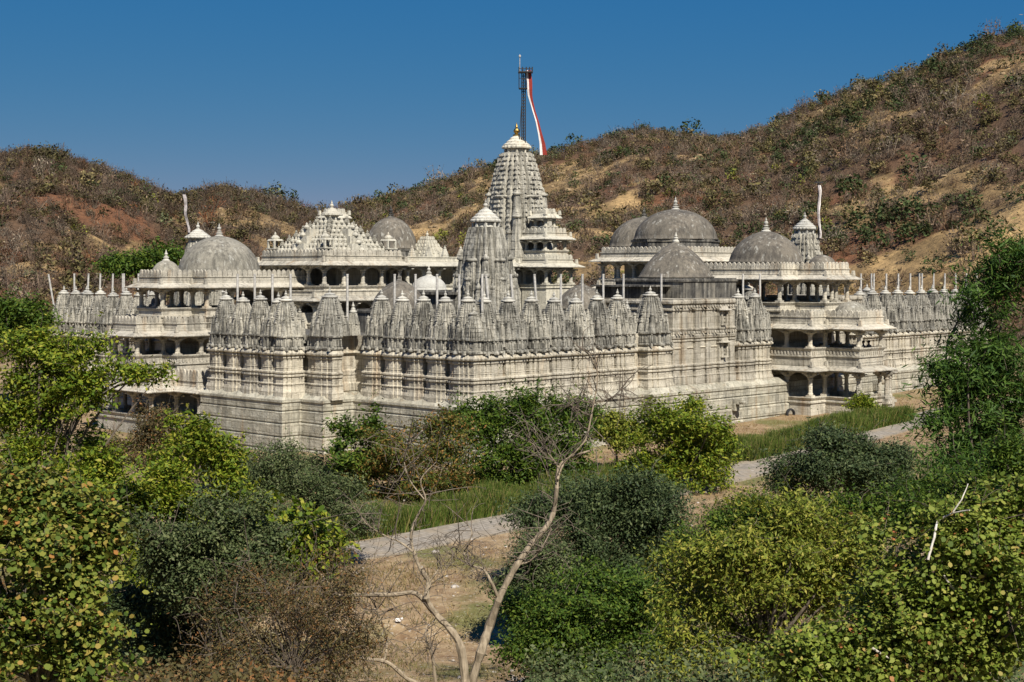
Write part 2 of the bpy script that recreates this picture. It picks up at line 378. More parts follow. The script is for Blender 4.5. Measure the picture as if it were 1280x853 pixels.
def tree(name, label, cat, Y, lobes_px, mat, leaf=.14, nclump=220, per=45, cr=.34, k=4, asp=.45, droop=0., up=.5, seed=1, base=None,
         trunk=.14, limbs=26, twigs=0, sprays=150, barkm='bark', group=None, deep=.8, flat=.62, trunkname='trunk', twig_r=.012, twig_len=1.):
    rs = np.random.default_rng(seed); per = int(per * DENS); leaf = leaf * 1.08; cr = cr * .88
    lobes = []
    for (px, py, rx, ry) in lobes_px:
        c = at(px, py, Y); sx = rx * Y / FPX; sz = ry * Y / FPX
        lobes.append((c.x, Y + rs.normal() * sx * .25, c.z, sx, (sx + sz) / 2 * deep, sz))
    lumps = []
    for l in lobes:                                      # every lobe breaks up into smaller lumps that stand out of it
        lumps.append((*l[:3], l[3] * .66, l[4] * .66, l[5] * .66))
        for i in range(11):
            d = rs.normal(size=3); d[2] += .35; d[1] -= .3; d /= np.linalg.norm(d); f = rs.uniform(.17, .40); g = rs.uniform(.62, 1.12)
            lumps.append((l[0] + d[0] * l[3] * g, l[1] + d[1] * l[4] * g, l[2] + d[2] * l[5] * g, l[3] * f, l[4] * f, l[5] * f))
    if base is None:
        cx = sum(l[0] * l[3] for l in lobes) / sum(l[3] for l in lobes); base = (cx, Y)
    bz = float(ground_z(*base))
    root = empty(name, (base[0], base[1], bz)); tag(root, label, cat, group)
    off = np.array([base[0], base[1], bz])
    P, D = crown_points(lumps, nclump, rs)
    P[:, 2] = np.maximum(P[:, 2], ground_z(P[:, 0], P[:, 1]) + .1)
    C = np.repeat(P, per, 0); O = np.repeat(D, per, 0)
    sz_ = np.repeat(.6 + .8 * rs.random((nclump, 1)), per, 0)
    d = rs.normal(size=C.shape) * cr * sz_; d[:, 2] *= flat
    if droop: d[:, 2] -= np.abs(rs.normal(size=len(C))) * cr * droop
    C = C + d; R_ = np.mean([l[3] for l in lobes]); shoots = []
    for j in rs.choice(nclump, min(sprays, nclump), replace=False):      # loose shoots that break the outline
        v_ = D[j] * .8 + np.array([0, 0, .45 - .5 * min(droop, 1)]) + rs.normal(size=3) * .3
        sh = curve(P[j], P[j] + v_ * R_ * rs.uniform(.25, .75), .18, 6, rs); shoots.append(sh)
        q_ = int(13 * DENS); tt = rs.random(q_) * 5; i0 = np.minimum(tt.astype(int), 4); pp = sh[i0] + (sh[i0 + 1] - sh[i0]) * (tt - i0)[:, None]
        C = np.concatenate([C, pp + rs.normal(size=pp.shape) * cr * .26]); O = np.concatenate([O, np.repeat(D[j][None], q_, 0)])
    V, F = leaves(C, leaf, rs, up, asp, k, droop, out=O)
    link('crown' if trunkname == 'trunk' else 'foliage', np_mesh('crown', V - off, F, mat), root)
    m = MB(); cen = np.mean([l[:3] for l in lobes], 0); low = min(l[2] - l[5] for l in lobes)
    fork = np.array([base[0] * .6 + cen[0] * .4, base[1] * .6 + cen[1] * .4, max(bz + .35 * (cen[2] - bz), min(low, cen[2]))])
    tp = curve((base[0], base[1], bz - .3), fork, .05, 7, rs); m.tube(tp - off, np.linspace(trunk * 1.25, trunk * .8, 7), 8)
    for i in rs.choice(nclump, min(limbs, nclump), replace=False):
        b0 = tp[-1] if rs.random() < .6 else tp[-1 - int(rs.integers(1, 3))]
        pth = curve(b0, P[i], .14, 6, rs); r0 = trunk * (.28 + .3 * rs.random()); m.tube(pth - off, np.linspace(r0, r0 * .2 + .004, 6), 5)
    for i in range(twigs):
        j = int(rs.integers(nclump)); a_ = P[j]; e_ = a_ + D[j] * rs.random() * .7 * twig_len + rs.normal(size=3) * .35 * twig_len
        m.tube(curve(a_, e_, .15, 4, rs) - off, np.linspace(twig_r, twig_r * .4, 4), 3)
    for sh in shoots: m.tube(sh - off, np.linspace(twig_r, twig_r * .4, 6), 3)
    m.build(trunkname, M[barkm], root)
    return root

# ------------------------------------------------------------------ the temple (its own axes: x along the right face, y along the left face, z = 0 at the plinth edge)
TO = Vector((-.95, 92.65, 0)); TEMPLE = empty('temple', TO, R(45))
tag(TEMPLE, 'large pale carved marble temple of spires, domes and pillared porches', 'temple')
def tw(s, t, z): a = math.sqrt(.5); return Vector((TO.x + (s - t) * a, TO.y + (s + t) * a, z))

U20 = []
for (c_, s_) in ((1, 0), (0, 1), (-1, 0), (0, -1)):
    for a, b in ((1, -.3), (1, .3), (.88, .3), (.88, .6), (.76, .6)): U20.append((a * c_ - b * s_, a * s_ + b * c_))
    U20.append((.76 * c_ - .76 * s_, .76 * s_ + .76 * c_)); 
U20 = [p for i, p in enumerate(U20) if (abs(p[0] - U20[i - 1][0]) + abs(p[1] - U20[i - 1][1])) > 1e-6]
UV = []
half = [(1, .24), (.79, .26), (.79, .34), (.91, .36), (.91, .53), (.69, .55), (.69, .61), (.79, .63), (.79, .79)]
for (c_, s_) in ((1, 0), (0, 1), (-1, 0), (0, -1)):
    for a, b in [(a, -b) for a, b in half[::-1][1:]] + half: UV.append((a * c_ - b * s_, a * s_ + b * c_))
U12 = []
for (c_, s_) in ((1, 0), (0, 1), (-1, 0), (0, -1)):
    for a, b in ((1, -.5), (1, .5), (.75, .5)): U12.append((a * c_ - b * s_, a * s_ + b * c_))
def shik(m, c, hw, h, top, n, plan=U20, pw=1.45, gap=.93):
    """a curved spire: a stepped plan drawn in towards the top, in n grooved courses"""
    rr = lambda u: hw * (1 - (1 - top) * u ** pw); prev = None
    def ring(r, z): return m.ring([(c[0] + x * r, c[1] + y * r, c[2] + z) for x, y in plan])
    for i in range(n):
        u0 = i / n; u1 = (i + .74) / n; u2 = (i + 1) / n
        for r, z in ((rr(u0), u0 * h), (rr(u1), u1 * h), (rr(u1) * gap, u1 * h + .001), (rr(u2) * gap, u2 * h - .001)):
            g = ring(r, z)
            if prev: m.bridge(prev, g)
            prev = g
    m.f.append(tuple(prev))
def finial(m, c, s=1., n=10):
    m.lathe([(r * s, z * s) for r, z in ((.12, 0), (.20, .05), (.20, .09), (.09, .13), (.14, .22), (.17, .30), (.12, .40), (.05, .46), (.085, .50), (.06, .56), (.025, .66), (.01, .74))], n, c)
def capstone(m, c, r, h, n=20):
    """ribbed disc and stepped cone under a finial"""
    m.lathe([(r * .62, -.12 * h), (r * .62, .0), (r * .97, .05 * h), (r, .14 * h), (r * .95, .26 * h)], n * 2, c, .03)
    m.lathe([(r * .93, .27 * h), (r * .93, .34 * h), (r * .72, .48 * h), (r * .72, .56 * h), (r * .48, .72 * h), (r * .48, .80 * h), (r * .2, 1.0 * h)], n, c)

# plinth, all round
PL = [(0, 55), (0, 36.4), (0, 23.4), (-4.24, 23.4), (-4.24, 13.93), (-2.62, 13.93), (-2.62, 11.6), (0, 11.6), (0, 0), (16.8, 0), (16.8, -.7), (33.45, -.7), (33.45, 0), (70, 0), (70, 55)]
m = MB()
m.sweep(PL, [(.16, -6), (.16, -3.40), (.06, -3.36), (.06, -3.28), (.14, -3.24), (.14, -2.52), (.03, -2.48), (.03, -2.40), (.11, -2.36), (.11, -1.64), (.0, -1.6), (.0, -1.52), (.07, -1.48), (.07, -.82), (-.04, -.78), (-.04, -.70), (.04, -.66), (.04, -.20), (.12, -.14), (.12, -.02), (.08, .0), (-.5, .40), (-1.3, .44)], True)
m.build('plinth', M['plinth'], TEMPLE)
m = MB(); m.sweep(offset(PL, -1.02, True), [(0, .3), (.18, .5), (.12, 1.0), (.05, 1.06), (.05, 1.5), (.1, 1.56), (.1, 1.86), (0, 1.92), (0, 2.9), (.1, 2.95), (.2, 3.06), (.05, 3.2), (.05, 4.25)], True)
m.build('outer_wall', M['wall'], TEMPLE)
m = MB(); m.box(1.6, 68.5, 1.6, 53.5, 3.0, 4.15); m.box(-3.0, 2, 14.6, 22.2, 3.0, 4.18); m.box(-1.5, 2, 12.6, 14.6, 3, 4.17)
m.build('flat_roof', M['drum'], TEMPLE)

# one shrine of the outer ring: wall bay (faces -y), its spire and its white cap
BAYPROF = [(.20, .05), (.20, .5), (.13, .72), (.10, .96), (.15, 1.0), (.15, 1.06), (.05, 1.1), (.05, 1.50), (.14, 1.54), (.14, 1.64), (.04, 1.68), (.15, 1.76), (.15, 1.86), (0, 1.92), (0, 2.10), (.03, 2.13), (0, 2.16), (0, 2.72), (.07, 2.78), (.07, 2.88), (.03, 2.92), (.12, 2.96), (.20, 3.02), (.21, 3.10), (.19, 3.14), (.04, 3.32), (.04, 3.38), (.13, 3.42), (.13, 3.54), (0, 3.58), (0, 4.18), (.1, 4.22), (.1, 4.32), (-.2, 4.36)]
def bay_path(hw, d):
    k = hw / .82
    return [(-hw, .4), (-hw, -d), (-.52 * k, -d), (-.52 * k, -d - .1), (-.22 * k, -d - .1), (-.22 * k, -d - .19), (.22 * k, -d - .19), (.22 * k, -d - .1), (.52 * k, -d - .1), (.52 * k, -d), (hw, -d), (hw, .4)]
def bay_mesh(hw, d=.4):
    m = MB(); m.sweep(bay_path(hw, d), [p_ for p_ in BAYPROF if p_[1] < 3.4]); return m.mesh('shrine', M['wall'])
def band(m, hw, d=.4):
    m.sweep(bay_path(hw, d), [p_ for p_ in BAYPROF if p_[1] > 3.35])
    for i in range(9):                                   # carved figures along the band under the spire
        x = -hw + .1 + (2 * hw - .2) * i / 8; y = -d - (.19 if abs(x) < .22 else .1 if abs(x) < .52 else 0)
        h_ = .34 + .12 * (i % 2); m.box(x - .065, x + .065, y - .12, y + .05, 3.60, 3.60 + h_, .7, .8)
        if i % 2: m.lathe([(.05, 0), (.09, .05), (.05, .12), (.01, .17)], 6, (x, y - .04, 3.60 + h_))
    for sx in (-1, 1):                                   # side figures and small lions on the eave corners
        for j in range(3): m.box(sx * (hw + .02) - .08, sx * (hw + .02) + .08, -d + .1 + .25 * j, -d + .24 + .25 * j, 3.62, 4.05, .8, .8)
        m.box(sx * (hw - .12) - .07, sx * (hw - .12) + .07, -d - .34, -d - .02, 3.30, 3.56, .7, .6)
    m.lathe([(.12, 0), (.2, .06), (.2, .16), (.1, .26), (.03, .36)], 8, (0, -d - .28, 3.3))
def spire_mesh(hw, h, seed=0, n=5, bw=.82):
    """a small carved spire: tall core, half spires on its faces, quarter spires on its corners, carved blocks"""
    m = MB(); c = (0, .42, 4.28); rs = random.Random(seed + 5); T_ = .43
    shik(m, c, hw * .93, h, T_ * 1.08, n, UV, 1.6 + rs.uniform(-.12, .12), .97)
    if bw: band(m, bw)
    for x, y in ((0, -1), (1, 0), (-1, 0), (0, 1)):
        for dist, wd, hh in ((.60, .36, .58), (.84, .22, .32)):
            hh += rs.uniform(-.05, .05)
            shik(m, (c[0] + x * hw * dist, c[1] + y * hw * dist, c[2]), hw * wd, h * hh, .42, 4, UV if wd > .3 else U12, 1.45, .95)
            r = hw * wd * .6; m.lathe([(r * .8, -.02), (r, .03), (r, .09), (r * .6, .13), (r * .25, .2), (r * .35, .25), (.01, .36)], 8, (c[0] + x * hw * dist, c[1] + y * hw * dist, c[2] + h * hh))
    for x in (-1, 1):
        for y in (-1, 1):
            for d1, d2, wd, hh in ((.66, .66, .20, .48), (.42, .86, .12, .28), (.86, .42, .12, .28)):
                px, py = c[0] + x * hw * d1, c[1] + y * hw * d2; hh += rs.uniform(-.03, .03)
                shik(m, (px, py, c[2]), hw * wd, h * hh, .42, 3, U12, 1.45, .93); r = hw * wd * .58
                m.lathe([(r, -.01), (r * 1.15, .04), (r * .5, .1), (.01, .2)], 6, (px, py, c[2] + h * hh))
    if bw and bw < 1:                                    # small spires filling the gap to the next shrine
        for y, hh in ((-.52, .40), (-.2, .62), (.25, .70), (.6, .5)):
            hh += rs.uniform(-.07, .07); px, py = c[0] + 1.05 + rs.uniform(-.03, .03), c[1] + y; w2 = .17 + .1 * hh
            shik(m, (px, py, c[2] - .5), w2, h * hh + .5, .42, 4, U12, 1.6, .93)
            m.lathe([(.09, -.01), (.13, .03), (.12, .08), (.05, .12), (.07, .18), (.01, .32)], 7, (px, py, c[2] + h * hh))
    for x, y in ((0, -1), (1, 0), (-1, 0)):              # ladder of carved blocks up the middle, pierced arches beside it
        for i in range(8):
            u = .50 + i * .06; r = hw * .92 * (1 - .535 * u ** 1.6) + .03; e_ = .12 - .05 * u
            a, b = c[0] + x * r, c[1] + y * r; m.box(a - e_, a + e_, b - e_, b + e_, c[2] + u * h, c[2] + (u + .042) * h, .8, .8)
    return m.mesh('spire', M['spire'])
def cap_mesh(z, r=.46):
    m = MB(); c = (0, .42, z); m.lathe([(r * .66, -.14), (r * .66, .02)], 12, c)
    m.lathe([(r * .85, 0), (r * 1.02, .04), (r * 1.06, .10), (r * .98, .15), (r * .70, .17), (r * .66, .22), (r * .74, .25), (r * .5, .31), (r * .36, .34)], 18, c)
    finial(m, (0, .42, z + .30), .66, 8); return m.mesh('spire_cap', M['cap'])
BAY, SPI, CAPM = bay_mesh(.82), [spire_mesh(.98, 2.34), spire_mesh(.94, 2.22, 3), spire_mesh(1.0, 2.28, 9), spire_mesh(.96, 2.32, 14), spire_mesh(.99, 2.30, 21)], cap_mesh(6.62)
BAYR = bay_mesh(.95, .30)
BAYB, SPIB, CAPB = bay_mesh(1.3), spire_mesh(1.2, 2.55, 2, 7, 1.3), cap_mesh(6.83, .55)
SPIS, CAPS = spire_mesh(.44, 1.55, 0, 4, 0), cap_mesh(5.8, .24)
def shrine(s, t, rz, big=0, dz=0.):
    b_ = link('shrine', BAYB if big else BAYR if rz == 0 and s > 0 else BAY, TEMPLE, (s, t, dz), rz)
    k = random.choice(SPI); v = random.uniform(-.05, .05)
    o = link('spire', SPIB if big else k, b_, (0, 0, v)); link('spire_cap', CAPB if big else CAPM, b_, (0, 0, v if k is not SPI[1] or big else v - .12))
    return b_
def mini(s, t, dz=0.):
    o = link('small_spire', SPIS, TEMPLE, (s, t, dz)); link('spire_cap', CAPS, o); return o
LF, RF = -math.pi / 2, 0.
POLES = {}
def pole(row, s, t, lean=0.): POLES.setdefault(row, []).append((s, t, lean))
for k in range(5): shrine(1.0, 1.95 + 2.1 * k, LF); pole('left front', 1.75, 1.95 + 2.1 * k - .95)
for k in range(4): shrine(-3.24, 16.25 + 2.05 * k, LF); pole('left block', -2.5, 16.25 + 2.05 * k - .95)
shrine(-3.0, 14.75, RF); shrine(-1.55, 12.75, LF, 1, -.02); pole('left block', -.3, 11.9); mini(-2.2, 15.0); mini(.35, 11.65)
for k in range(8): shrine(1.0, 38.6 + 2.05 * k, LF); pole('left far', 1.9, 37.65 + 2.05 * k, random.uniform(-.05, .05))
pole('left far', 1.6, 54.6, .16); pole('left far', 2.6, 45.2); pole('left far', 2.6, 41.2)
for k in range(7): shrine(2.35 + 2.2 * k, 1.0, RF, 0, .005 * (k % 2)); pole('right front', 3.4 + 2.2 * k, 1.75, (.10, .08, .07, 0, 0, 0, 0)[k])
shrine(18.65, .55, RF, 1); mini(16.95, 1.3, .1); pole('right front', 20.2, 1.2)
for k in range(2): shrine(28.95 + 2.2 * k, .3, RF, 0, .005 * (k % 2)); pole('right front', 30.0 + 2.25 * k, 1.0)
for k in range(11): shrine(47.6 + 2.1 * k, 1.0, RF, 0, .005 * (k % 2)); pole('right far', 48.6 + 2.1 * k, 1.9)
pole('right far', 52, 2.9); pole('right far', 60.4, 2.9); pole('right far', 45.9, 1.8)
for k in range(9): shrine(4 + 7.2 * k, 54, math.pi)                 # a few along the hidden far sides
for k in range(7): shrine(69, 6 + 7.2 * k, math.pi / 2)
m = MB(); m.sweep([(.72, 1.4), (.72, .72), (1.4, .72)], [p_ for p_ in BAYPROF if p_[1] < 3.4]); m.build('corner_wall', M['wall'], TEMPLE)
m = MB(); m.sweep([(.72, 1.4), (.72, .72), (1.4, .72)], [p_ for p_ in BAYPROF if p_[1] > 3.35]); shik(m, (1.15, 1.15, 4.25), .6, 1.6, .45, 6, UV, 1.9); m.lathe([(.3, 0), (.34, .08), (.14, .2), (.08, .3), (.11, .36), (.02, .5)], 10, (1.15, 1.15, 5.85)); m.build('corner_spire', M['spire'], TEMPLE)

# two tall blind wall blocks with niche windows
def wall_block(s0, s1, y, depth):
    m = MB(); pa = [(s0, depth), (s0, y)]; x = s0; k = 0
    widths = [.9, .55, .9, .55, .9, .55]; 
    while x < s1 - .8:
        x2 = min(x + widths[k % 6], s1); yy = y - (.16 if k % 2 else .0) - (.1 if k % 4 == 3 else 0)
        pa += [(x, yy), (x2, yy)]; x = x2; k += 1
    pa += [(s1, y), (s1, depth)]
    pa2 = [pa[0]]
    for p_ in pa[1:]:
        if abs(p_[0] - pa2[-1][0]) + abs(p_[1] - pa2[-1][1]) > 1e-4: pa2.append(p_)
    pr_ = [p_ for p_ in BAYPROF if p_[1] < 1.95] + [(0, 3.5), (.07, 3.56), (.07, 3.64), (0, 3.68), (.1, 3.78), (.14, 3.95), (.04, 4.05), (.02, 4.3), (.08, 4.36), (.08, 4.48), (0, 4.52), (0, 5.75), (.08, 5.8), (.08, 5.9), (.0, 5.94), (.0, 6.2), (.14, 6.3), (.2, 6.46), (.05, 6.56), (.05, 6.62), (-.4, 6.64)]
    pr_ = [(min(a, .13) if a > .13 else a, z) for a, z in pr_]
    m.sweep(pa2, pr_); m.fill([(s0, depth), (s0, y), (s1, y), (s1, depth)], 6.63)
    for z in (4.12, 6.02):                                # little carved drops under each cornice
        for i in range(int((s1 - s0) / .32)): xx = s0 + .2 + .32 * i; m.box(xx - .07, xx + .07, y - .36, y + .1, z, z + .16, .8, .8)
    o = m.build('wall_block', M['wall'], TEMPLE)
    for z in (2.35, 4.75):
        f = MB(); xc = s1 - 1.75; yy = y - .32
        f.box(xc - .42, xc + .42, yy - .1, y, z - .12, z); f.box(xc - .4, xc - .26, yy - .06, y, z, z + 1.0); f.box(xc + .26, xc + .4, yy - .06, y, z, z + 1.0)
        f.box(xc - .62, xc + .62, yy - .34, y, z + 1.0, z + 1.1, .7, .6); f.box(xc - .45, xc + .45, yy - .1, y, z + 1.1, z + 1.3, .7, .7)
        f.box(xc - .07, xc + .07, yy + .06, y, z, z + .96)
        nw = f.build('niche_window', M['wall'], o)
        g = MB(); g.box(xc - .26, xc + .26, yy + .14, yy + .2, z + .02, z + .96); g.build('shade_panel', M['dark'], nw)  # flat dark panel paints the shade of the niche
        l_ = MB()
        for i in range(3): l_.box(xc - .2, xc - .1, yy + .08, yy + .13, z + .15 + .28 * i, z + .30 + .28 * i); l_.box(xc + .1, xc + .2, yy + .08, yy + .13, z + .15 + .28 * i, z + .30 + .28 * i)
        l_.build('lattice', M['wall'], nw)
wall_block(20.25, 27.8, .2, 9); wall_block(41.9, 46.5, .6, 7)

# pillared storeys
COLM = {}
def column_mesh(h, r=.17, mat='porch'):
    key = (round(h, 2), mat)
    if key not in COLM:
        m = MB(); b_ = r * 1.5
        m.box(-b_, b_, -b_, b_, 0, .09 * h); m.lathe([(r * 1.25, .09 * h), (r * 1.25, .16 * h), (r, .18 * h), (r, .40 * h), (r * 1.1, .41 * h), (r * 1.1, .44 * h), (r * .92, .45 * h), (r * .9, .70 * h), (r * 1.25, .73 * h), (r * 1.3, .77 * h), (r * 1.05, .79 * h)], 8)
        m.lathe([(r * 1.1, .79 * h), (r * 1.9, .88 * h), (r * 1.9, .905 * h)], 8)
        for i in range(3):
            e_ = r * (1.9 + 1.1 * i); zz = h * (.85 + .05 * i); m.box(-e_, e_, -r * .8, r * .8, zz + .001 * i, zz + .05 * h - .002); m.box(-r * .79, r * .79, -e_, e_, zz + .001 * i, zz + .05 * h - .004)
        COLM[key] = m.mesh('column', M[mat])
    return COLM[key]
def merlons(m, path, z, h=.5, w=.46, th=.1, closed=True, inset=0.):
    P = offset(path, -inset, closed); n = len(P)
    for i in range(n if closed else n - 1):
        a = Vector(P[i]); b = Vector(P[(i + 1) % n]); L = (b - a).length
        if L < .3: continue
        d = (b - a) / L; nn = Vector((d.y, -d.x)); k = max(1, round(L / w)); st = L / k
        for j in range(k):
            c = a + d * (st * (j + .5)); hw_ = st * .43
            sh = [(-hw_, 0), (hw_, 0), (hw_, h * .45), (hw_ * .85, h * .72), (hw_ * .4, h * .92), (0, h), (-hw_ * .4, h * .92), (-hw_ * .85, h * .72), (-hw_, h * .45)]
            f = m.ring([(c.x + d.x * u + nn.x * th / 2, c.y + d.y * u + nn.y * th / 2, z + v) for u, v in sh]); g = m.ring([(c.x + d.x * u - nn.x * th / 2, c.y + d.y * u - nn.y * th / 2, z + v) for u, v in sh])
            m.f.append(tuple(f)); m.f.append(tuple(g[::-1])); m.bridge(g, f)
def storey(par, plan, zrail, zeave, rail=.0, merl=True, eave=.75, base=None, cols=True, colstep=2.2, mat='porch', inner=None, rt=.42, slots=False, para=.55, mh=.52):
    """rail wall below zrail, columns up to zeave, sloping eave, parapet with merlons"""
    if base is not None:
        m = MB()
        zb = base
        m.sweep(plan, [(.0, zb), (.0, zrail - rail), (.1, zrail - rail + .04), (.1, zrail - rail + .16), (.02, zrail - rail + .2), (.02, zrail - .26), (.06, zrail - .22), (.16, zrail - .06), (.16, zrail), (-.34, zrail), (-.34, zrail - .9)], True)
        m.fill(offset(plan, -.3, True), zrail - .85)
        if slots:
            n = len(plan)
            for i in range(n):
                a = Vector(plan[i]); b = Vector(plan[(i + 1) % n]); L = (b - a).length; d = (b - a) / L; nn = Vector((d.y, -d.x))
                for j in range(int(L / .3)):
                    c = a + d * (.2 + .3 * j) + nn * .04
                    m.box(c.x - .06, c.x + .06, c.y - .06, c.y + .06, zrail - rail + .2, zrail - .3)
        m.build('balcony_wall', M[mat], par)
    m = MB()
    m.sweep(plan, [(-.35, zeave - .22), (.0, zeave - .2), (.03, zeave + .12), (.2, zeave + .14), (eave, zeave - .06), (eave + .02, zeave + .0), (.2, zeave + .30), (.05, zeave + .34)], True)
    m.fill(plan, zeave + .33); m.fill(offset(plan, -.1, True), zeave - .05); m.build('eave', M[mat], par)
    zt = zeave + .34; m = MB()
    m.sweep(plan, [(-.2, zt - .02), (.06, zt), (.06, zt + .1), (.0, zt + .13), (.0, zt + para), (.06, zt + para + .03), (.06, zt + para + .1), (-.16, zt + para + .1), (-.16, zt)], True)
    if merl: merlons(m, plan, zt + para + .1, mh, inset=.05)
    n = len(plan)
    for i in range(n):                                   # carved elephants' heads jutting from the corners
        a = offset(plan, .22, True)[i]; m.box(a[0] - .13, a[0] + .13, a[1] - .13, a[1] + .13, zt - .08, zt + .34, .7, .7)
    m.build('parapet', M[mat], par)
    if cols:
        cm = column_mesh(zeave - .2 - zrail, .17, mat); P = offset(plan, -.14, True); pts = []
        for i in range(n):
            a = Vector(P[i]); b = Vector(P[(i + 1) % n]); L = (b - a).length; k = max(1, round(L / colstep))
            for j in range(k): pts.append(a + (b - a) * (j / k))
        for c in pts: link('column', cm, par, (c.x, c.y, zrail))
        for c in inner or []: link('column', column_mesh(zeave - .2 - zrail + .85, .2, mat), par, (c[0], c[1], zrail - .85))
def dome(par_name, c, r, h, zbase, mat, fin, drum=None, pointed=1.0, seam=True, capm='cap'):
    m = MB(); pr_ = []
    for i in range(15):
        a = i / 14 * math.pi / 2; u = i / 14
        rr = r * ((1 - pointed) * (1 - u) + pointed * math.cos(a)); pr_.append((max(rr, .12), h * ((1 - pointed) * u + pointed * math.sin(a))))
    m.lathe([(r * 1.03, -.12), (r * 1.03, 0)] + pr_, 56)
    o = m.build(par_name, M[mat], TEMPLE, (c[0], c[1], zbase), 0, True)
    f = MB(); f.lathe([(.34 * fin, -.1), (.36 * fin, .02), (.30 * fin, .06), (.22 * fin, .12), (.22 * fin, .16)], 14); f.lathe([(.20 * fin, .16), (.26 * fin, .22), (.26 * fin, .27), (.12 * fin, .32)], 14)
    finial(f, (0, 0, .32 * fin * 1.0), fin * .95, 12); f.build('finial', M[capm], o, (0, 0, h - .04))
    if drum:
        kind, hwid, z0 = drum; d = MB()
        if kind == 'square':
            d.box(-hwid, hwid, -hwid, hwid, z0 - zbase, -.13); d.sweep(rect(-hwid, -hwid, hwid, hwid), [(0, -.42), (.1, -.38), (.1, -.24), (0, -.2)], True)
        elif kind == 'oct': d.lathe([(hwid, z0 - zbase), (hwid, -.35), (hwid * 1.03, -.3), (hwid * 1.03, -.12)], 8)
        else: d.lathe([(hwid, z0 - zbase), (hwid, -.35), (hwid * 1.03, -.3), (hwid * 1.03, -.12)], 40)
        d.build('drum', M['drum'], o)
    return o

# porch on the right face and its mirror on the left one
def porch(label, f, z, ground, lowmer=False):
    par = bpy.data.objects.new('porch', None); COL.objects.link(par); par.parent = TEMPLE; par.empty_display_size = .3
    par['label'] = label
    g1, e1, r2, e2, r3, e3 = z
    low, mid, top = f
    storey(par, low, g1, e1, .5, lowmer, .8, ground, True, 2.2, inner=[], para=.35 if lowmer else .2, mh=.8)
    storey(par, mid, r2, e2, .75, True, .75, e1 + .36, True, 2.2, slots=True, para=.5)
    storey(par, top, r3, e3, .75, True, .8, e2 + .36, True, 2.1, para=.4)
    return par
cR = 37.3
topR = [(33.5, 0), (35.6, 0), (35.6, -2.76), (39.1, -2.76), (39.1, 0), (41.3, 0), (41.3, 9.2), (33.5, 9.2)]
midR = [(33.5, -2.8), (35.6, -2.8), (35.6, -5.76), (39.1, -5.76), (39.1, -2.8), (41.1, -2.8), (41.1, 6), (33.5, 6)]
lowR = [(33.6, -2.75), (35.65, -2.75), (35.65, -5.7), (39.05, -5.7), (39.05, -2.75), (41.0, -2.75), (41.0, 6), (33.6, 6)]
PR = porch('three storey porch stepping out of the right face', (lowR, midR, topR), (-1.06, 1.0, 2.75, 4.22, 6.22, 8.02), -4)
topL = swap([(29.0, 0), (30.9, 0), (30.9, -2.7), (34.1, -2.7), (34.1, 0), (36.2, 0), (36.2, 9.5), (29.0, 9.5)])
midL = swap([(29.0, -2.6), (30.9, -2.6), (30.9, -4.9), (34.2, -4.9), (34.2, -2.6), (36.4, -2.6), (36.4, 6), (29.0, 6)])
lowL = swap([(25.0, -3.35), (28.0, -3.35), (28.0, -5.5), (35.4, -5.5), (35.4, -3.35), (37.0, -3.35), (37.0, 6), (25.0, 6)])
PLf = porch('three storey porch stepping out of the left face', (lowL, midL, topL), (-1.9, -.12, 2.36, 3.82, 5.86, 7.42), -5.5, True)
m = MB()                                                  # dark back rooms behind the porch columns
m.box(34.2, 40.4, 2.6, 12, -3, 6.0); m.build('porch_room', M['porch'], PR)
m = MB(); m.box(2.6, 12, 26, 36, -4, 5.4); m.build('porch_room', M['porch'], PLf)
m = MB(); m.box(36.6, 37.5, 2.52, 2.7, -1.0, .75); m.build('doorway', M['dark'], PR)  # dark slab on the wall, painting the shade inside a doorway
# stair pillars beside the right porch steps
for x, y in ((41.0, -5.2), (39.4, -5.9)):
    m = MB(); m.box(x - .34, x + .34, y - .34, y + .34, -2.9, -1.7, .9, .9); m.box(x - .42, x + .42, y - .42, y + .42, -1.7, -1.5); m.build('pedestal', M['porch'], PR)
    link('column', column_mesh(2.35, .2), PR, (x, y, -1.5))
# domes
dome('dome', (3.6, 32.5), 3.25, 3.0, 8.45, 'dome_pale', 1.05, ('round', 3.2, 7.7), .93)
dome('dome', (-1.3, 32.5), 1.12, 1.15, 8.35, 'dome_pale', .85, ('round', 1.1, 7.7), .95)
dome('dome', (37.3, 3.9), 3.0, 2.5, 9.45, 'dome', 1.15, ('square', 3.35, 8.3), .80)
dome('dome', (37.3, -1.4), 1.15, 1.0, 8.95, 'dome', .0001, ('round', 1.15, 8.3), .95)
dome('dome', (37.0, -4.2), 1.35, 1.1, 5.2, 'dome_pale', .0001, ('round', 1.35, 4.5), .95)
dome('dome', (26.8, 5.0), 2.85, 2.75, 8.25, 'dome', .72, ('square', 3.3, 6.6), .42)
dome('dome', (37.3, 13.2), 3.55, 2.55, 11.45, 'dome', 1.1, ('oct', 3.75, 9.8), .95)
dome('dome', (39.2, 18.2), 3.1, 2.6, 10.9, 'dome', .9, ('round', 3.1, 9.6), .95, capm='drum')
dome('dome', (23, 34), 2.3, 2.75, 10.75, 'dome', 1.05, ('round', 2.3, 8.6), .95, capm='drum')
dome('dome', (8, 16), 2.05, 2.0, 6.0, 'dome', .6, ('square', 2.2, 4.0), .7, capm='drum')
dome('dome', (18.4, 7.3), 1.9, 1.75, 5.95, 'dome', .6, ('square', 2.1, 4.0), .7, capm='drum')
o = dome('whitewashed_dome', (18, 23.6), 1.45, 1.1, 7.2, 'limewash', .9, ('round', 1.45, 4.0), .95); o['label'] = 'small whitewashed dome'
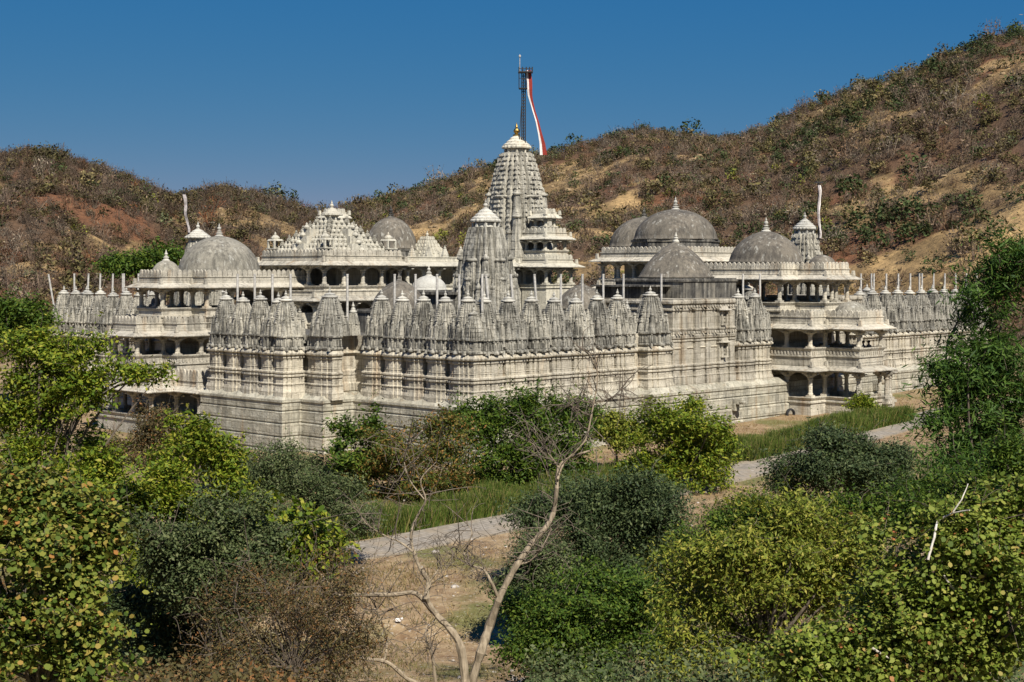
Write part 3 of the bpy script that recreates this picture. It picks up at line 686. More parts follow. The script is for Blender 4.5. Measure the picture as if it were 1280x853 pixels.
# grey plastered blocks and a doorway on the roof behind the front rows
m = MB()
m.box(11.3, 13.6, 14.2, 17.2, 4.0, 6.9); m.box(11.0, 13.9, 13.9, 17.5, 6.9, 7.1); m.build('roof_room', M['drum'], TEMPLE)
m = MB(); m.box(20.6, 23.4, 3.4, 7.8, 4, 7.5); m.box(20.2, 23.5, 2.9, 8.0, 7.5, 7.62); m.build('roof_room', M['drum'], TEMPLE)
m = MB(); m.box(20.9, 22.9, 3.36, 3.42, 4.6, 7.0); m.build('doorway', M['dark'], TEMPLE)  # thin dark slab in place of a shaded opening

# pyramid-roofed hall on the left arm and the domed hall on the right arm
def hall(label, plan, upper, z, inner):
    par = bpy.data.objects.new('hall', None); COL.objects.link(par); par.parent = TEMPLE; par['label'] = label
    zr1, ze1, zr2, ze2 = z
    storey(par, plan, zr1, ze1, .3, False, .7, 3.9, True, 2.0, para=.35)
    storey(par, upper, zr2, ze2, .5, True, .75, ze1 + .3, True, 1.9, para=.35, mh=.45)
    m = MB(); x0, y0, x1, y1 = inner; m.box(x0, x1, y0, y1, 4, ze2 - .3); m.build('inner_room', M['porch'], par); return par
HL = hall('pillared hall under the stepped pyramid roof', rect(7.4, 25.2, 17.5, 34.8), rect(8.9, 25.9, 17.1, 34.1), (4.55, 6.35, 7.5, 9.15), (12.5, 28.8, 17, 33.5))
HR = hall('pillared hall under the large grey dome', rect(32.3, 9.6, 42.3, 17.2), rect(32.8, 8.9, 41.8, 17.8), (5.5, 7.2, 7.95, 9.5), (35, 13, 41, 17))
m = MB(); cx_, cy_ = 13, 30; nl = 9
for k in range(nl):
    hw_ = 3.8 - .415 * k; z0 = 9.75 + .385 * k
    m.box(cx_ - hw_, cx_ + hw_, cy_ - hw_, cy_ + hw_, z0 - .12, z0 + .16); m.box(cx_ - hw_ + .12, cx_ + hw_ - .12, cy_ - hw_ + .12, cy_ + hw_ - .12, z0 + .16, z0 + .29)
    if k == 8: continue
    nn_ = max(3, int(hw_ * 2 / .46))
    for i in range(nn_ + 1):
        u = -hw_ + 2 * hw_ * i / nn_
        for x, y in ((u, -hw_), (u, hw_), (-hw_, u), (hw_, u)):
            big = 1.35 if i in (0, nn_) else 1.
            m.lathe([(.17 * big, 0), (.2 * big, .1 * big), (.15 * big, .22 * big), (.07 * big, .28 * big), (.09 * big, .34 * big), (.015, .46 * big)], 6, (cx_ + x * .97, cy_ + y * .97, z0 + .15))
for sx, sy in ((1, 0), (-1, 0), (0, 1), (0, -1)):         # stepped gables with little open shrines on each side
    for k in range(4):
        r_ = 3.95 - .42 * k; w_ = .95 - .16 * k; z0 = 9.6 + .62 * k
        x0, x1 = (cx_ + sx * (r_ - 1.0), cx_ + sx * r_) if sx else (cx_ - w_, cx_ + w_); y0, y1 = (cy_ + sy * (r_ - 1.0), cy_ + sy * r_) if sy else (cy_ - w_, cy_ + w_)
        m.box(min(x0, x1), max(x0, x1), min(y0, y1), max(y0, y1), z0, z0 + .66, .94, .94)
        m.lathe([(.2, 0), (.26, .12), (.18, .26), (.08, .34), (.1, .4), (.02, .52)], 8, (cx_ + sx * r_ * .97, cy_ + sy * r_ * .97, z0 + .64))
for sx in (1, -1):
    for sy in (1, -1):
        x, y = cx_ + sx * 3.3, cy_ + sy * 3.3
        m.box(x - .55, x + .55, y - .55, y + .55, 10.45, 10.55); m.box(x - .5, x + .5, y - .5, y + .5, 11.15, 11.3, .8, .8); m.lathe([(.34, 0), (.38, .12), (.2, .3), (.08, .36), (.1, .44), (.02, .6)], 8, (x, y, 11.3))
        for ax in (1, -1):
            for ay in (1, -1): m.box(x + ax * .4 - .08, x + ax * .4 + .08, y + ay * .4 - .08, y + ay * .4 + .08, 10.55, 11.16)
PYR = m.build('pyramid_roof', M['marble'], TEMPLE)
m = MB(); m.lathe([(.5, -.3), (.5, .1), (.45, .2)], 14, (cx_, cy_, 13.0)); capstone(m, (cx_, cy_, 13.22), .9, .62, 14); finial(m, (cx_, cy_, 13.78), 1.0); m.build('finial', M['marble'], PYR)
def roof_pyramid(c, hw, z0, h):
    m = MB(); n = 6
    for k in range(n):
        r_ = hw * (1 - .78 * k / n); m.box(c[0] - r_, c[0] + r_, c[1] - r_, c[1] + r_, z0 + h * k / n, z0 + h * (k + .6) / n); m.box(c[0] - r_ * .9, c[0] + r_ * .9, c[1] - r_ * .9, c[1] + r_ * .9, z0 + h * (k + .6) / n, z0 + h * (k + 1) / n)
        for i in range(4):
            u = -r_ + 2 * r_ * (i + .5) / 4
            for x, y in ((u, -r_), (-r_, u)): m.box(c[0] + x - .08, c[0] + x + .08, c[1] + y - .08, c[1] + y + .08, z0 + h * (k + .1) / n, z0 + h * (k + .9) / n, .5, .5)
    finial(m, (c[0], c[1], z0 + h - .05), .8)
    return m.build('small_pyramid_roof', M['marble'], TEMPLE)
HC = bpy.data.objects.new('hall', None); COL.objects.link(HC); HC.parent = TEMPLE; HC['label'] = 'low pillared hall between the pyramid roof and the central tower'
storey(HC, rect(18.4, 26.7, 31.4, 33.3), 7.5, 9.1, .5, False, .7, 3.9, True, 1.9, 'marble', para=.35)
m = MB(); m.box(20.5, 30, 29.5, 33, 4, 8.9); m.build('inner_room', M['porch'], HC)
m = MB()
for i in range(7): shik(m, (19.2 + 1.9 * i, 27.0, 9.85), .34, .75, .3, 4, U12); m.lathe([(.1, 0), (.13, .06), (.05, .14), (.01, .3)], 6, (19.2 + 1.9 * i, 27.0, 10.6))
o_ = m.build('roof_ornament', M['marble'], HC)
roof_pyramid((25, 31.4), 1.3, 9.9, 1.85)

# corner spire towers and the great central tower
def tower(c, z0, hw, h, top, n, caprad, cap_h, fin, mat='tower', goldf=False, urus=1, blocks=True, base=None, name='tower', pw=1.7, label=None):
    full = hw; hw = hw * .89; top = top / .89; m = MB(); shik(m, (0, 0, 0), hw, h, top, n, UV, pw, .988)
    rr = lambda u: hw * (1 - (1 - top) * u ** pw)
    def carve(cx, cy, hw_, h_, top_, pw_, n_, ks):      # carved arches and figures in rows up the bands
        for i in range(n_):
            u = (i + .25) / n_; r = hw_ * (1 - (1 - top_) * u ** pw_)
            for (cc, ss) in ((1, 0), (0, 1), (-1, 0), (0, -1)):
                for q_, (b, a) in enumerate(ks):
                    if (i + q_) % 4 == 3: continue
                    x = cx + (a * cc - b * ss) * r; y = cy + (a * ss + b * cc) * r; e_ = .052 * hw_ * (.5 + .5 * r / hw_) * (1.3 if b == 0 else .9) + .02
                    m.box(x - e_, x + e_, y - e_, y + e_, u * h_, (u + .5 / n_) * h_, .75, .75)
    FULL = ((0, 1.0), (-.17, 1.0), (.17, 1.0), (-.44, .9), (.44, .9), (-.69, .78), (.69, .78))
    if blocks: carve(0, 0, hw, h, top, pw, n, FULL)
    core, hw = hw, full
    def disc(x, y, z, r):
        m.lathe([(r * .8, -.08), (r * 1.3, -.02), (r * 1.38, .08), (r * 1.25, .17), (r * .7, .21), (r * .6, .3), (r * .25, .38), (r * .36, .46), (.02, .75)], 14, (x, y, z))
    if urus:
        for k, (dist, wd, hh) in enumerate(((.61, .40, .60), (.80, .27, .38), (.90, .18, .22))):
            for x, y in ((1, 0), (-1, 0), (0, 1), (0, -1)):
                carve(x * hw * dist, y * hw * dist, hw * wd, h * hh, .46, 1.8, max(5, int(n * hh)), ((0, 1.0), (-.44, .9), (.44, .9)))
                shik(m, (x * hw * dist, y * hw * dist, -.02 * k), hw * wd, h * hh, .46, max(5, int(n * hh * .8)), UV, 1.8, .96); disc(x * hw * dist, y * hw * dist, h * hh - .02 * k, hw * wd * .56)
        for x in (1, -1):
            for y in (1, -1):
                for d1, d2, wd, hh in ((.72, .72, .22, .42), (.50, .85, .15, .28), (.85, .50, .15, .28), (.62, .62, .20, .62)):
                    shik(m, (x * hw * d1, y * hw * d2, .01), hw * wd, h * hh, .45, 6, U12, 1.8, .94); disc(x * hw * d1, y * hw * d2, h * hh, hw * wd * .55)
    o = m.build(name, M[mat], TEMPLE, (c[0], c[1], z0))
    if label: o['label'] = label
    if base is not None:
        m = MB(); b_ = hw * 1.04
        P = [(x * b_, y * b_) for x, y in U20]; zz = base - z0
        m.sweep(P, [(.1, zz), (.1, zz + .5), (0, zz + .6), (0, -.9), (.12, -.8), (.12, -.6), (0, -.5), (0, -.3), (.15, -.2), (.15, -.02), (-.6, 0)], True)
        m.build('tower_base', M[mat], o)
    m = MB(); zt = h; hw = core
    m.lathe([(hw * top * .78, zt - .05), (hw * top * .72, zt + .12), (hw * top * .72, zt + .3)], 16)
    for i in range(8): a = i * math.pi / 4; x, y = hw * top * .8 * math.cos(a), hw * top * .8 * math.sin(a); m.box(x - .09, x + .09, y - .09, y + .09, zt, zt + .32)
    capstone(m, (0, 0, zt + .34), caprad, cap_h)
    cp = m.build('capstone', M['cap' if not goldf else 'marble'], o)
    m = MB(); finial(m, (0, 0, zt + .3 + cap_h), fin, 14); m.build('finial', M['gold' if goldf else 'cap'], cp)
    return o
tower((14, 13), 5.6, 2.08, 6.35, .55, 15, 1.12, 1.05, 1.05, 'spire', base=3.9, pw=2.6, label='grey corner tower with a white capstone', blocks=False)
tower((8, 42), 5.4, 1.7, 5.7, .52, 12, 1.12, .8, 1.0, 'spire', base=3.9, blocks=False)
tower((49.3, 8), 6.0, 1.75, 6.0, .58, 12, 1.05, .95, 1.0, 'tower', base=3.9)
ct = tower((35, 30), 9.2, 2.86, 10.45, .46, 24, 1.36, 1.25, 1.75, 'tower', True, 1, True, 3.9, 'central_tower', 3.3)
# stacked balconies on the sides of the central tower
def stack(f, lab):
    par = bpy.data.objects.new('balcony_stack', None); COL.objects.link(par); par.parent = TEMPLE; par['label'] = lab
    r1, r2, r3 = [rect(33.0, 24.4, 36.6, 27.4), rect(33.3, 24.8, 36.2, 27.4), rect(34.0, 25.4, 35.4, 26.9)]
    g = (lambda p: p) if f == 'r' else (lambda p: [(x - 5, y + 5) for x, y in swap(p)])
    storey(par, g(r1), 7.5, 9.05, .4, True, .8, 3.9, True, 1.7, 'marble', para=.28, mh=.4)
    storey(par, g(r2), 10.55, 11.55, .5, True, .6, 9.4, True, 1.45, 'marble', para=.2, mh=.42)
    storey(par, g(r3), 12.72, 13.5, .2, True, .4, 11.9, True, .9, 'marble', para=.1, mh=.32)
    return par
stack('r', 'stacked balconies on the right side of the central tower')
stack('l', 'stacked balconies on the left side of the central tower')
# stone water spouts jutting from the plinth
for s, t, z in ((26.3, -.75, -1.2), (47.5, -.05, -.9)):
    m = MB(); m.box(s - .22, s + .22, t - .9, t + .05, z, z + .34, .8, 1.); m.lathe([(.2, 0), (.28, .16), (.2, .36), (.06, .44)], 8, (s, t - .85, z)); m.box(s - .28, s + .28, t - .35, t + .02, z - .5, z); m.build('water_spout', M['plinth'], TEMPLE)

# ------------------------------------------------------------------ poles and flags on the roof
pm = MB(); pm.lathe([(.115, 0), (.115, .35), (.085, .4), (.08, 4.1), (.09, 4.12), (.09, 4.2)], 8)
PM = pm.mesh('flagpole', M['pole'])
LAB = {'left front': 'bare pale pole beside a small grey spire of the row left of the temple corner', 'left block': 'bare pole among the spires of the projecting block beside the left porch', 'left far': 'bare pale pole in the far row of spires left of the left porch', 'right front': 'bare pale pole beside a spire of the front row under the central tower', 'right far': 'bare pale pole over the far row of spires right of the right porch'}
for row, L in POLES.items():
    for s, t, lean in L:
        o = link('flagpole', PM, None, tw(s, t, 4.25 if 'block' not in row else 4.25)); o.rotation_euler = (lean * .2 + random.uniform(-.012, .012), -lean if 'right' in row else -lean, 0)
        lab = LAB[row]; g = row + ' poles'
        if abs(lean) > .15: lab = 'pale pole leaning left at the far left end of the spires'; g = None
        elif lean >= .07: lab = 'pale pole leaning left between the spires in front of the central tower'; g = 'leaning poles in front of the central tower'
        tag(o, lab, 'pole', g)
def ribbon(pts, wid, th, mats):
    """a hanging strip of cloth with real thickness, lengthwise stripes"""
    obs = []
    for k, (u0, u1, mt) in enumerate(mats):
        m = MB(); prev = None
        for p, wv in zip(pts, wid):
            p = Vector(p); d = Vector(wv); n = d.cross(Vector((0, 0, 1))).normalized() * th
            fold = n * (1.2 * math.sin(len(m.v) * .35))
            g = m.ring([p + d * u0 + fold, p + d * u1 + fold, p + d * u1 + n + fold, p + d * u0 + n + fold])
            if prev: m.bridge(prev, g)
            else: m.f.append(tuple(g))
            prev = g
        m.f.append(tuple(prev)); obs.append((m, mt))
    return obs
Ym = 138.0
b0 = at(654.5, 176, Ym); t0 = at(655.5, 92, Ym)
FM = empty('flag_mast', b0); tag(FM, 'tall dark ladder mast with a small cage on top, rising behind the gilded finial', 'mast')
def lp(v): return Vector(v) - b0
m = MB(); H_ = t0.z - b0.z
for sx in (-.16, .16): m.tube([(sx, 0, -1.2), (sx, 0, H_)], .055, 6)
m.tube([(-.45, 0, -1.0), (-.2, 0, 3.2)], .04, 5)
m.tube([(0, .3, -1.2), (0, .3, H_)], .05, 6)
m.build('ladder_rail', M['iron'], FM)
m = MB()
for i in range(22): m.box(-.16, .16, -.03, .03, i * H_ / 22, i * H_ / 22 + .07)
m.build('rung', M['iron'], FM)
m = MB(); zc = H_ - 1.3
m.box(-.5, .85, -.45, .45, H_ + .05, H_ + .16); m.box(-.42, .35, -.4, .4, zc - .15, zc - .07)
for x in (-.42, .3):
    for y in (-.38, .38): m.tube([(x, y, zc - .1), (x, y, H_ + .1)], .035, 5)
for x in (-.42, -.1, .25, .55, .8): m.tube([(x, -.4, H_ + .1), (x, -.4, H_ + .55)], .06, 5)
m.tube([(-.42, -.4, H_ - .5), (.3, -.4, H_ - .5)], .03, 5); m.tube([(-.42, -.4, H_ + .38), (.8, -.4, H_ + .38)], .04, 5)
m.build('cage', M['iron'], FM)
m = MB(); m.tube([(-.35, 0, H_ + .1), (-.35, 0, H_ + 1.5)], .035, 5); m.lathe([(.03, 0), (.1, .08), (.1, .2), (.02, .3)], 8, (-.35, 0, H_ + 1.45)); m.build('lightning_rod', M['pole'], FM)
fp = [(660.5, 88), (661.5, 104), (662, 112), (662.5, 119), (664, 126), (667, 138), (671, 152), (675, 167), (678, 180), (679.5, 194)]
ww = [7, 7, 6.5, 5.5, 4.2, 3.6, 4.0, 5, 7, 9]
pts = [at(a, b, Ym + .15) for a, b in fp]; wid = [((w_ * Ym / FPX), .12 * math.sin(i * 1.3), 0) for i, w_ in enumerate(ww)]
FL = empty('flag', pts[0]); tag(FL, 'long red and white pennant hanging from the tall mast cage', 'flag')
for mb, mt in ribbon([p - pts[0] for p in pts], wid, .05, [(-.5, -.12, 'white'), (-.12, .5, 'red')]): mb.build('stripe', M[mt], FL)
# the two side flags: white pennants hanging along their poles
def side_flag(xb, yb, xt, yt, Y, nm, lab, lab2, side):
    b_, t_ = at(xb, yb, Y), at(xt, yt, Y); m = MB(); d = t_ - b_
    m.tube([(0, 0, 0), d], .07, 6); m.box(d.x - .3, d.x + .4, -.12, .12, d.z, d.z + .12)
    o = m.build(nm, M['iron'], None, b_); tag(o, lab, 'pole')
    pts = [t_ + (b_ - t_) * u + Vector((side * .22 + .05 * math.sin(u * 9), -.1, -.1)) for u in np.linspace(.02, .95, 12)]
    wid = [((.27 - .010 * i + .03 * math.sin(i * 1.9)), .1 * math.sin(i * .8), 0) for i in range(12)]
    F_ = empty('flag', pts[0]); tag(F_, lab2, 'flag')
    for mb, mt in ribbon([p - pts[0] for p in pts], wid, .05, [(-.5, .15, 'mauve'), (.15, .5, 'white' if side > .15 else 'mauve')]): mb.build('cloth', M[mt], F_)
side_flag(1023.5, 300, 1023, 229, 132.5, 'flagpole', 'dark pole behind the tower right of the right porch dome', 'folded white pennant hanging down the pole right of the right dome', .18)
side_flag(236, 292, 230, 241, 127.5, 'flagpole', 'dark leaning pole beside the tower behind the left dome', 'folded white pennant hanging down the leaning pole behind the left dome', .1)

# ------------------------------------------------------------------ leaf colours
GREEN_BRIGHT = leafmat('leaf_bright_green', [(0, (.05, .095, .008)), (.45, (.12, .17, .014)), (.8, (.21, .235, .022)), (1, (.29, .27, .04))])
GREEN_DEEP = leafmat('leaf_deep_green', [(0, (.028, .060, .008)), (.6, (.065, .115, .014)), (1, (.13, .165, .022))])
YELLOW = leafmat('leaf_yellow_green', [(0, (.04, .075, .012)), (.45, (.11, .145, .022)), (.85, (.22, .22, .045)), (.96, (.30, .22, .06)), (1, (.32, .12, .035))])
ROUND = leafmat('leaf_round_green', [(0, (.06, .10, .012)), (.5, (.15, .19, .028)), (.9, (.22, .25, .05)), (.97, (.30, .25, .07)), (1, (.34, .12, .05))])
GREYGREEN = leafmat('leaf_grey_green', [(0, (.04, .06, .022)), (.6, (.08, .105, .04)), (1, (.15, .165, .075))], .25)
BLUEGREEN = leafmat('leaf_blue_green', [(0, (.026, .045, .018)), (.6, (.055, .080, .032)), (1, (.11, .135, .055))], .25)
OLIVE = leafmat('leaf_olive_yellow', [(0, (.075, .105, .012)), (.5, (.16, .19, .024)), (.85, (.26, .255, .04)), (1, (.36, .31, .08))])
BROWN = leafmat('leaf_brown', [(0, (.045, .035, .016)), (.5, (.085, .075, .028)), (.8, (.13, .085, .035)), (1, (.19, .085, .03))], .2)
RUSTY = leafmat('leaf_rusty', [(0, (.04, .06, .012)), (.5, (.09, .115, .02)), (.72, (.15, .12, .03)), (1, (.30, .14, .04))])
FERNY = leafmat('leaf_feathery', [(0, (.022, .055, .010)), (.6, (.055, .11, .018)), (1, (.11, .17, .03))])
GRASSM = leafmat('grass_blade', [(0, (.04, .07, .012)), (.5, (.09, .14, .022)), (.85, (.16, .16, .045)), (1, (.28, .22, .10))], .3, .6)
DRYM = leafmat('dry_grass_blade', [(0, (.15, .10, .045)), (.6, (.30, .22, .10)), (1, (.42, .33, .17))], .3, .7)

# ------------------------------------------------------------------ scrub on the hills
SCRUB = leafmat('scrub_leaf', [(0, (.45, .45, .45)), (.6, (.9, .9, .9)), (1, (1.35, 1.3, 1.2))], .15, .8, True)
def scrub_proto(kind, seed, faces=70):
    rs = np.random.default_rng(seed); V = []; F = []; n = 0
    def add(v, f):
        nonlocal n
        V.append(v); F.append(f + n); n += len(v)
    faces = int(faces * (1.2 if kind == 'twig' else 1.7)); th = rs.random(faces) * 2 * np.pi; r = np.sqrt(rs.random(faces)) * 1.25; z = .35 + rs.random(faces) ** .8 * 1.9 * np.sqrt(np.clip(1 - (r / 1.45) ** 2, .02, 1))
    C = np.stack([r * np.cos(th), r * np.sin(th), z], -1) + rs.normal(size=(faces, 3)) * .12
    if kind == 'twig':
        v, f = leaves(C, .30, rs, .2, .34); add(v, f)
        for i in range(16):
            a = rs.normal(size=3) * .12; a[2] = 0; d = rs.normal(size=3) * .75; d[2] = 1.2 + rs.random() * 1.1; e_ = a + d; s_ = np.cross(d, rs.normal(size=3)); s_ = s_ / np.linalg.norm(s_) * .035
            add(np.array([a - s_, a + s_, e_ + s_ * .4, e_ - s_ * .4]), np.array([[0, 1, 2, 3]]))
    else:
        v, f = leaves(C, .36, rs, .5, .6); add(v, f)
    return np.concatenate(V), np.concatenate(F)
KIND = {'bare': ('twig', (.185, .135, .105)), 'grey': ('twig', (.225, .185, .15)), 'brown': ('twig', (.165, .105, .066)), 'olive': ('bush', (.125, .11, .045)), 'khaki': ('bush', (.185, .15, .07)), 'green': ('bush', (.055, .078, .028)), 'pale': ('bush', (.13, .145, .075)), 'bright': ('bush', (.19, .20, .035)), 'rust': ('twig', (.24, .095, .045))}
PROB = {'bare': .34, 'grey': .16, 'brown': .18, 'olive': .13, 'khaki': .08, 'green': .08, 'pale': .015, 'bright': .008, 'rust': .007}
kinds = list(KIND); PROTO = {k: [scrub_proto(KIND[k][0], 100 + 7 * i + j, 78) for j in range(2)] for i, k in enumerate(kinds)}
rs = np.random.default_rng(11)
N = 26000
az = rs.uniform(-420, 1720, N); dd = np.sqrt(rs.uniform(168 ** 2, 500 ** 2, N))
sx = (az - CX) / FPX * dd; bv = bare(sx, dd)
Yr, _ = ridge(az)
ok = (dd < Yr * 1.03) & (rs.random(N) < np.clip(1 - (bv - .515) / .08, .30, 1))
az, dd, sx, bv = az[ok], dd[ok], sx[ok], bv[ok]; sz = hill_z(sx, dd)
pick = rs.choice(len(kinds), len(az), p=np.array([PROB[k] for k in kinds]) / sum(PROB.values()))
clus = fbm(sx * .03, dd * .03, 91)                              # green bushes gather in hollows
pick = np.where((clus > .60) & (rs.random(len(az)) < .45) & (az > 430), kinds.index('green'), pick)
pick = np.where((az > 1000) & (rs.random(len(az)) < .12), kinds.index('olive'), pick)
pick = np.where((az < 430) & (pick == kinds.index('green')) & (rs.random(len(az)) < .75), kinds.index('bare'), pick)
scl = np.exp(rs.normal(size=len(az)) * .33) * .93
rotz = rs.uniform(0, 6.28, len(az)); tall = rs.uniform(.75, 1.3, len(az))
sil = np.interp(az, [-900, 40, 60, 160, 230, 330, 412, 500, 600, 645, 680, 730, 845, 955, 1010, 1060, 1195, 1205, 1285, 2000], [420, 420, 372, 345, 292, 312, 255, 300, 250, 150, 270, 312, 255, 280, 265, 340, 340, 310, 290, 290])
spy = HY - (sz + 1.5 * scl - CAMZ) * FPX / dd
vis = (az > 5) & (az < 1275) & (spy < sil - 4)
size = np.where(vis, scl / dd * np.where(np.isin(pick, [kinds.index(k) for k in ('green', 'bright', 'pale', 'rust')]), 1.6, 1), 0)
top = np.argsort(-size)[:285]; single = np.zeros(len(az), bool); single[top] = True
ME = {k: [np_mesh('hill_shrub', v, f, SCRUB, False, np.array(KIND[k][1])) for v, f in PROTO[k]] for k in kinds}
WORDS = {'bare': 'bare brown twiggy shrub', 'grey': 'bare greyish twiggy shrub', 'brown': 'dry reddish brown shrub', 'olive': 'olive brown leafy bush', 'khaki': 'straw coloured dry bush', 'green': 'dark green leafy bush', 'pale': 'pale grey-green bush', 'bright': 'bright yellow-green bush', 'rust': 'rust red dry shrub'}
for i in top:
    k = kinds[pick[i]]; o = link('hill_shrub', ME[k][i % 2], None, (sx[i], dd[i], sz[i] - .15), rotz[i]); o.scale = (scl[i], scl[i], scl[i] * tall[i])
    far = dd[i] > ridge(az[i])[0] * .93
    where = ('against the sky on the left hilltop' if az[i] < 420 else 'against the sky on the right ridge') if far else ('on the slope of the left hill' if az[i] < 420 else 'on the middle slope behind the domes' if az[i] < 900 else 'on the slope of the high right hill')
    tag(o, WORDS[k] + ' ' + where, 'shrub', WORDS[k] + ' ' + where)
Vs, Fs, Ts, nn = [], [], [], 0
for i in np.where(~single)[0]:
    k = kinds[pick[i]]; v, f = PROTO[k][i % 2]; c_, s_ = math.cos(rotz[i]), math.sin(rotz[i])
    v2 = np.stack([v[:, 0] * c_ - v[:, 1] * s_, v[:, 0] * s_ + v[:, 1] * c_, v[:, 2] * tall[i]], -1) * scl[i] + np.array([sx[i], dd[i], sz[i] - .15])
    Vs.append(v2); Fs.append(f + nn); nn += len(v); Ts.append(np.repeat((np.array(KIND[k][1]) * rs.uniform(.65, 1.15) * np.interp(az[i], [380, 480], [.68, .95]))[None], len(v), 0))
tag(link('hillside_scrub', np_mesh('hillside_scrub', np.concatenate(Vs), np.concatenate(Fs), SCRUB, False, np.concatenate(Ts))), kind='stuff')

rs = np.random.default_rng(33); n = 9000; az2 = rs.uniform(-300, 1600, n); d2 = np.sqrt(rs.uniform(175 ** 2, 480 ** 2, n)); x2 = (az2 - CX) / FPX * d2
k2 = (d2 < ridge(az2)[0]) & (bare(x2, d2) > .50) & (vnoise(x2 * .12, d2 * .1, 5) > .45); x2, d2 = x2[k2], d2[k2]; n = len(x2); z2 = hill_z(x2, d2)
r2 = np.exp(rs.normal(size=n) * .5) * .32
oct_ = np.array([[1, 0, 0], [0, 1, 0], [-1, 0, 0], [0, -1, 0], [.5, .5, .7], [-.5, .5, .7], [-.5, -.5, .7], [.5, -.5, .7]], float)
V = (oct_[None] * (.7 + .6 * rs.random((n, 8, 1)))) * r2[:, None, None] * np.array([1.2, 1.2, .9]) + np.stack([x2, d2, z2 - .05], -1)[:, None]
F = np.array([[0, 1, 4, 7], [1, 2, 5, 4], [2, 3, 6, 5], [3, 0, 7, 6], [4, 5, 6, 7]])[None] + (np.arange(n) * 8)[:, None, None]
tr = np.array([.27, .20, .12]) * rs.uniform(.6, 1.35, (n, 1)) * np.array([1, 1, 1])
tag(link('hillside_rocks', np_mesh('hillside_rocks', V.reshape(-1, 3), F.reshape(-1, 4), SOIL, False, np.repeat(tr, 8, 0))), kind='stuff')
rs = np.random.default_rng(34); n = 60000; az2 = rs.uniform(-250, 1500, n); d2 = np.sqrt(rs.uniform(175 ** 2, 470 ** 2, n)); x2 = (az2 - CX) / FPX * d2
k2 = (d2 < ridge(az2)[0]) & (bare(x2, d2) > .49) & (vnoise(x2 * .3, d2 * .25, 6) > .4); C = np.stack([x2[k2], d2[k2], hill_z(x2[k2], d2[k2]) + .12], -1)
V, F = leaves(C, .5, rs, .3, .5); tag(link('hillside_dry_grass', np_mesh('hillside_dry_grass', V, F, leafmat('straw', [(0, (.13, .09, .045)), (.6, (.27, .19, .09)), (1, (.36, .29, .15))], .1, .8))), kind='stuff')

# ------------------------------------------------------------------ trees behind the temple
tree('background_tree', 'dark green leafy tree behind the far left spires, beside the small left dome', 'tree', 150, [(165, 338, 26, 16), (188, 328, 20, 14), (205, 325, 20, 18)], GREEN_DEEP, .3, 130, 50, .7, seed=2, trunk=.2)
tree('background_tree', 'dark green tree at the far left edge below the left hill', 'tree', 128, [(10, 405, 34, 26), (40, 400, 22, 20)], GREEN_DEEP, .28, 130, 50, .6, seed=3, trunk=.2)

# ------------------------------------------------------------------ plants between the camera and the temple
tree('tree', 'tall bright green tree at the left edge, in front of the left porch', 'tree', 46, [(72, 452, 66, 34), (28, 500, 58, 44), (100, 486, 46, 36), (56, 560, 74, 56), (172, 464, 34, 8), (205, 470, 18, 6), (120, 600, 50, 36), (20, 610, 50, 50), (40, 440, 40, 22)], GREEN_BRIGHT, .13, 430, 46, .27, seed=21, trunk=.18, limbs=46, base=(-14.6, 46.5), twigs=30)
tree('tree', 'round-leaved yellow-green tree with orange leaves in the bottom left corner', 'tree', 20, [(40, 665, 62, 66), (85, 715, 62, 80), (25, 780, 66, 80), (110, 800, 56, 60), (55, 622, 44, 36), (120, 670, 22, 40), (10, 610, 30, 36)], YELLOW, .062, 420, 34, .17, k=6, asp=.8, seed=22, trunk=.07, limbs=50, base=(-6.1, 20.3), twigs=60, twig_r=.007)
tree('tree', 'leafy mid-green tree rising to the middle of the left porch', 'tree', 52, [(238, 535, 22, 22), (268, 560, 30, 26), (228, 566, 30, 24), (215, 620, 58, 40), (250, 680, 58, 56), (190, 700, 50, 60), (150, 640, 40, 50), (200, 765, 56, 40), (285, 600, 24, 34)], GREEN_BRIGHT, .145, 560, 56, .28, seed=23, trunk=.17, limbs=40, twigs=20)
tree('bush', 'fine-leaved grey-green bush under the projecting plinth block', 'bush', 66, [(330, 604, 60, 34), (395, 612, 46, 26), (285, 640, 48, 44), (350, 680, 74, 56), (430, 650, 44, 40), (350, 575, 44, 18)], GREYGREEN, .11, 520, 80, .34, asp=.4, droop=.5, seed=24, trunk=.1, limbs=30, trunkname='stem', twigs=60)
tree('bush', 'fine-leaved dark bush left of the brown twiggy bush', 'bush', 48, [(270, 720, 46, 56), (240, 790, 56, 54), (300, 700, 44, 44), (200, 760, 50, 50)], BLUEGREEN, .11, 420, 70, .3, asp=.45, seed=25, trunk=.08, limbs=20, trunkname='stem')
tree('shrub', 'broad-leaved yellow-green shrub in front of the grey-green bush', 'shrub', 47, [(365, 648, 40, 30), (335, 680, 34, 26), (410, 684, 26, 20), (380, 700, 38, 28)], GREEN_BRIGHT, .17, 110, 20, .3, asp=.5, k=6, droop=.3, seed=26, trunk=.06, limbs=26, trunkname='stem')
tree('shrub', 'brown half-dry twiggy bush at the bottom left of the dead tree', 'shrub', 40, [(330, 775, 80, 60), (420, 790, 50, 56), (300, 830, 84, 44), (385, 722, 60, 44), (440, 830, 40, 40)], BROWN, .075, 330, 46, .3, asp=.35, droop=.4, seed=27, trunk=.05, limbs=60, trunkname='stem', twigs=260, barkm='bark')
tree('shrub', 'loose olive-brown shrub under the left porch, between two green trees', 'shrub', 78, [(185, 545, 34, 26), (165, 570, 36, 26), (215, 575, 30, 24)], BROWN, .14, 160, 40, .36, asp=.4, seed=44, trunk=.06, limbs=30, trunkname='stem', twigs=60)
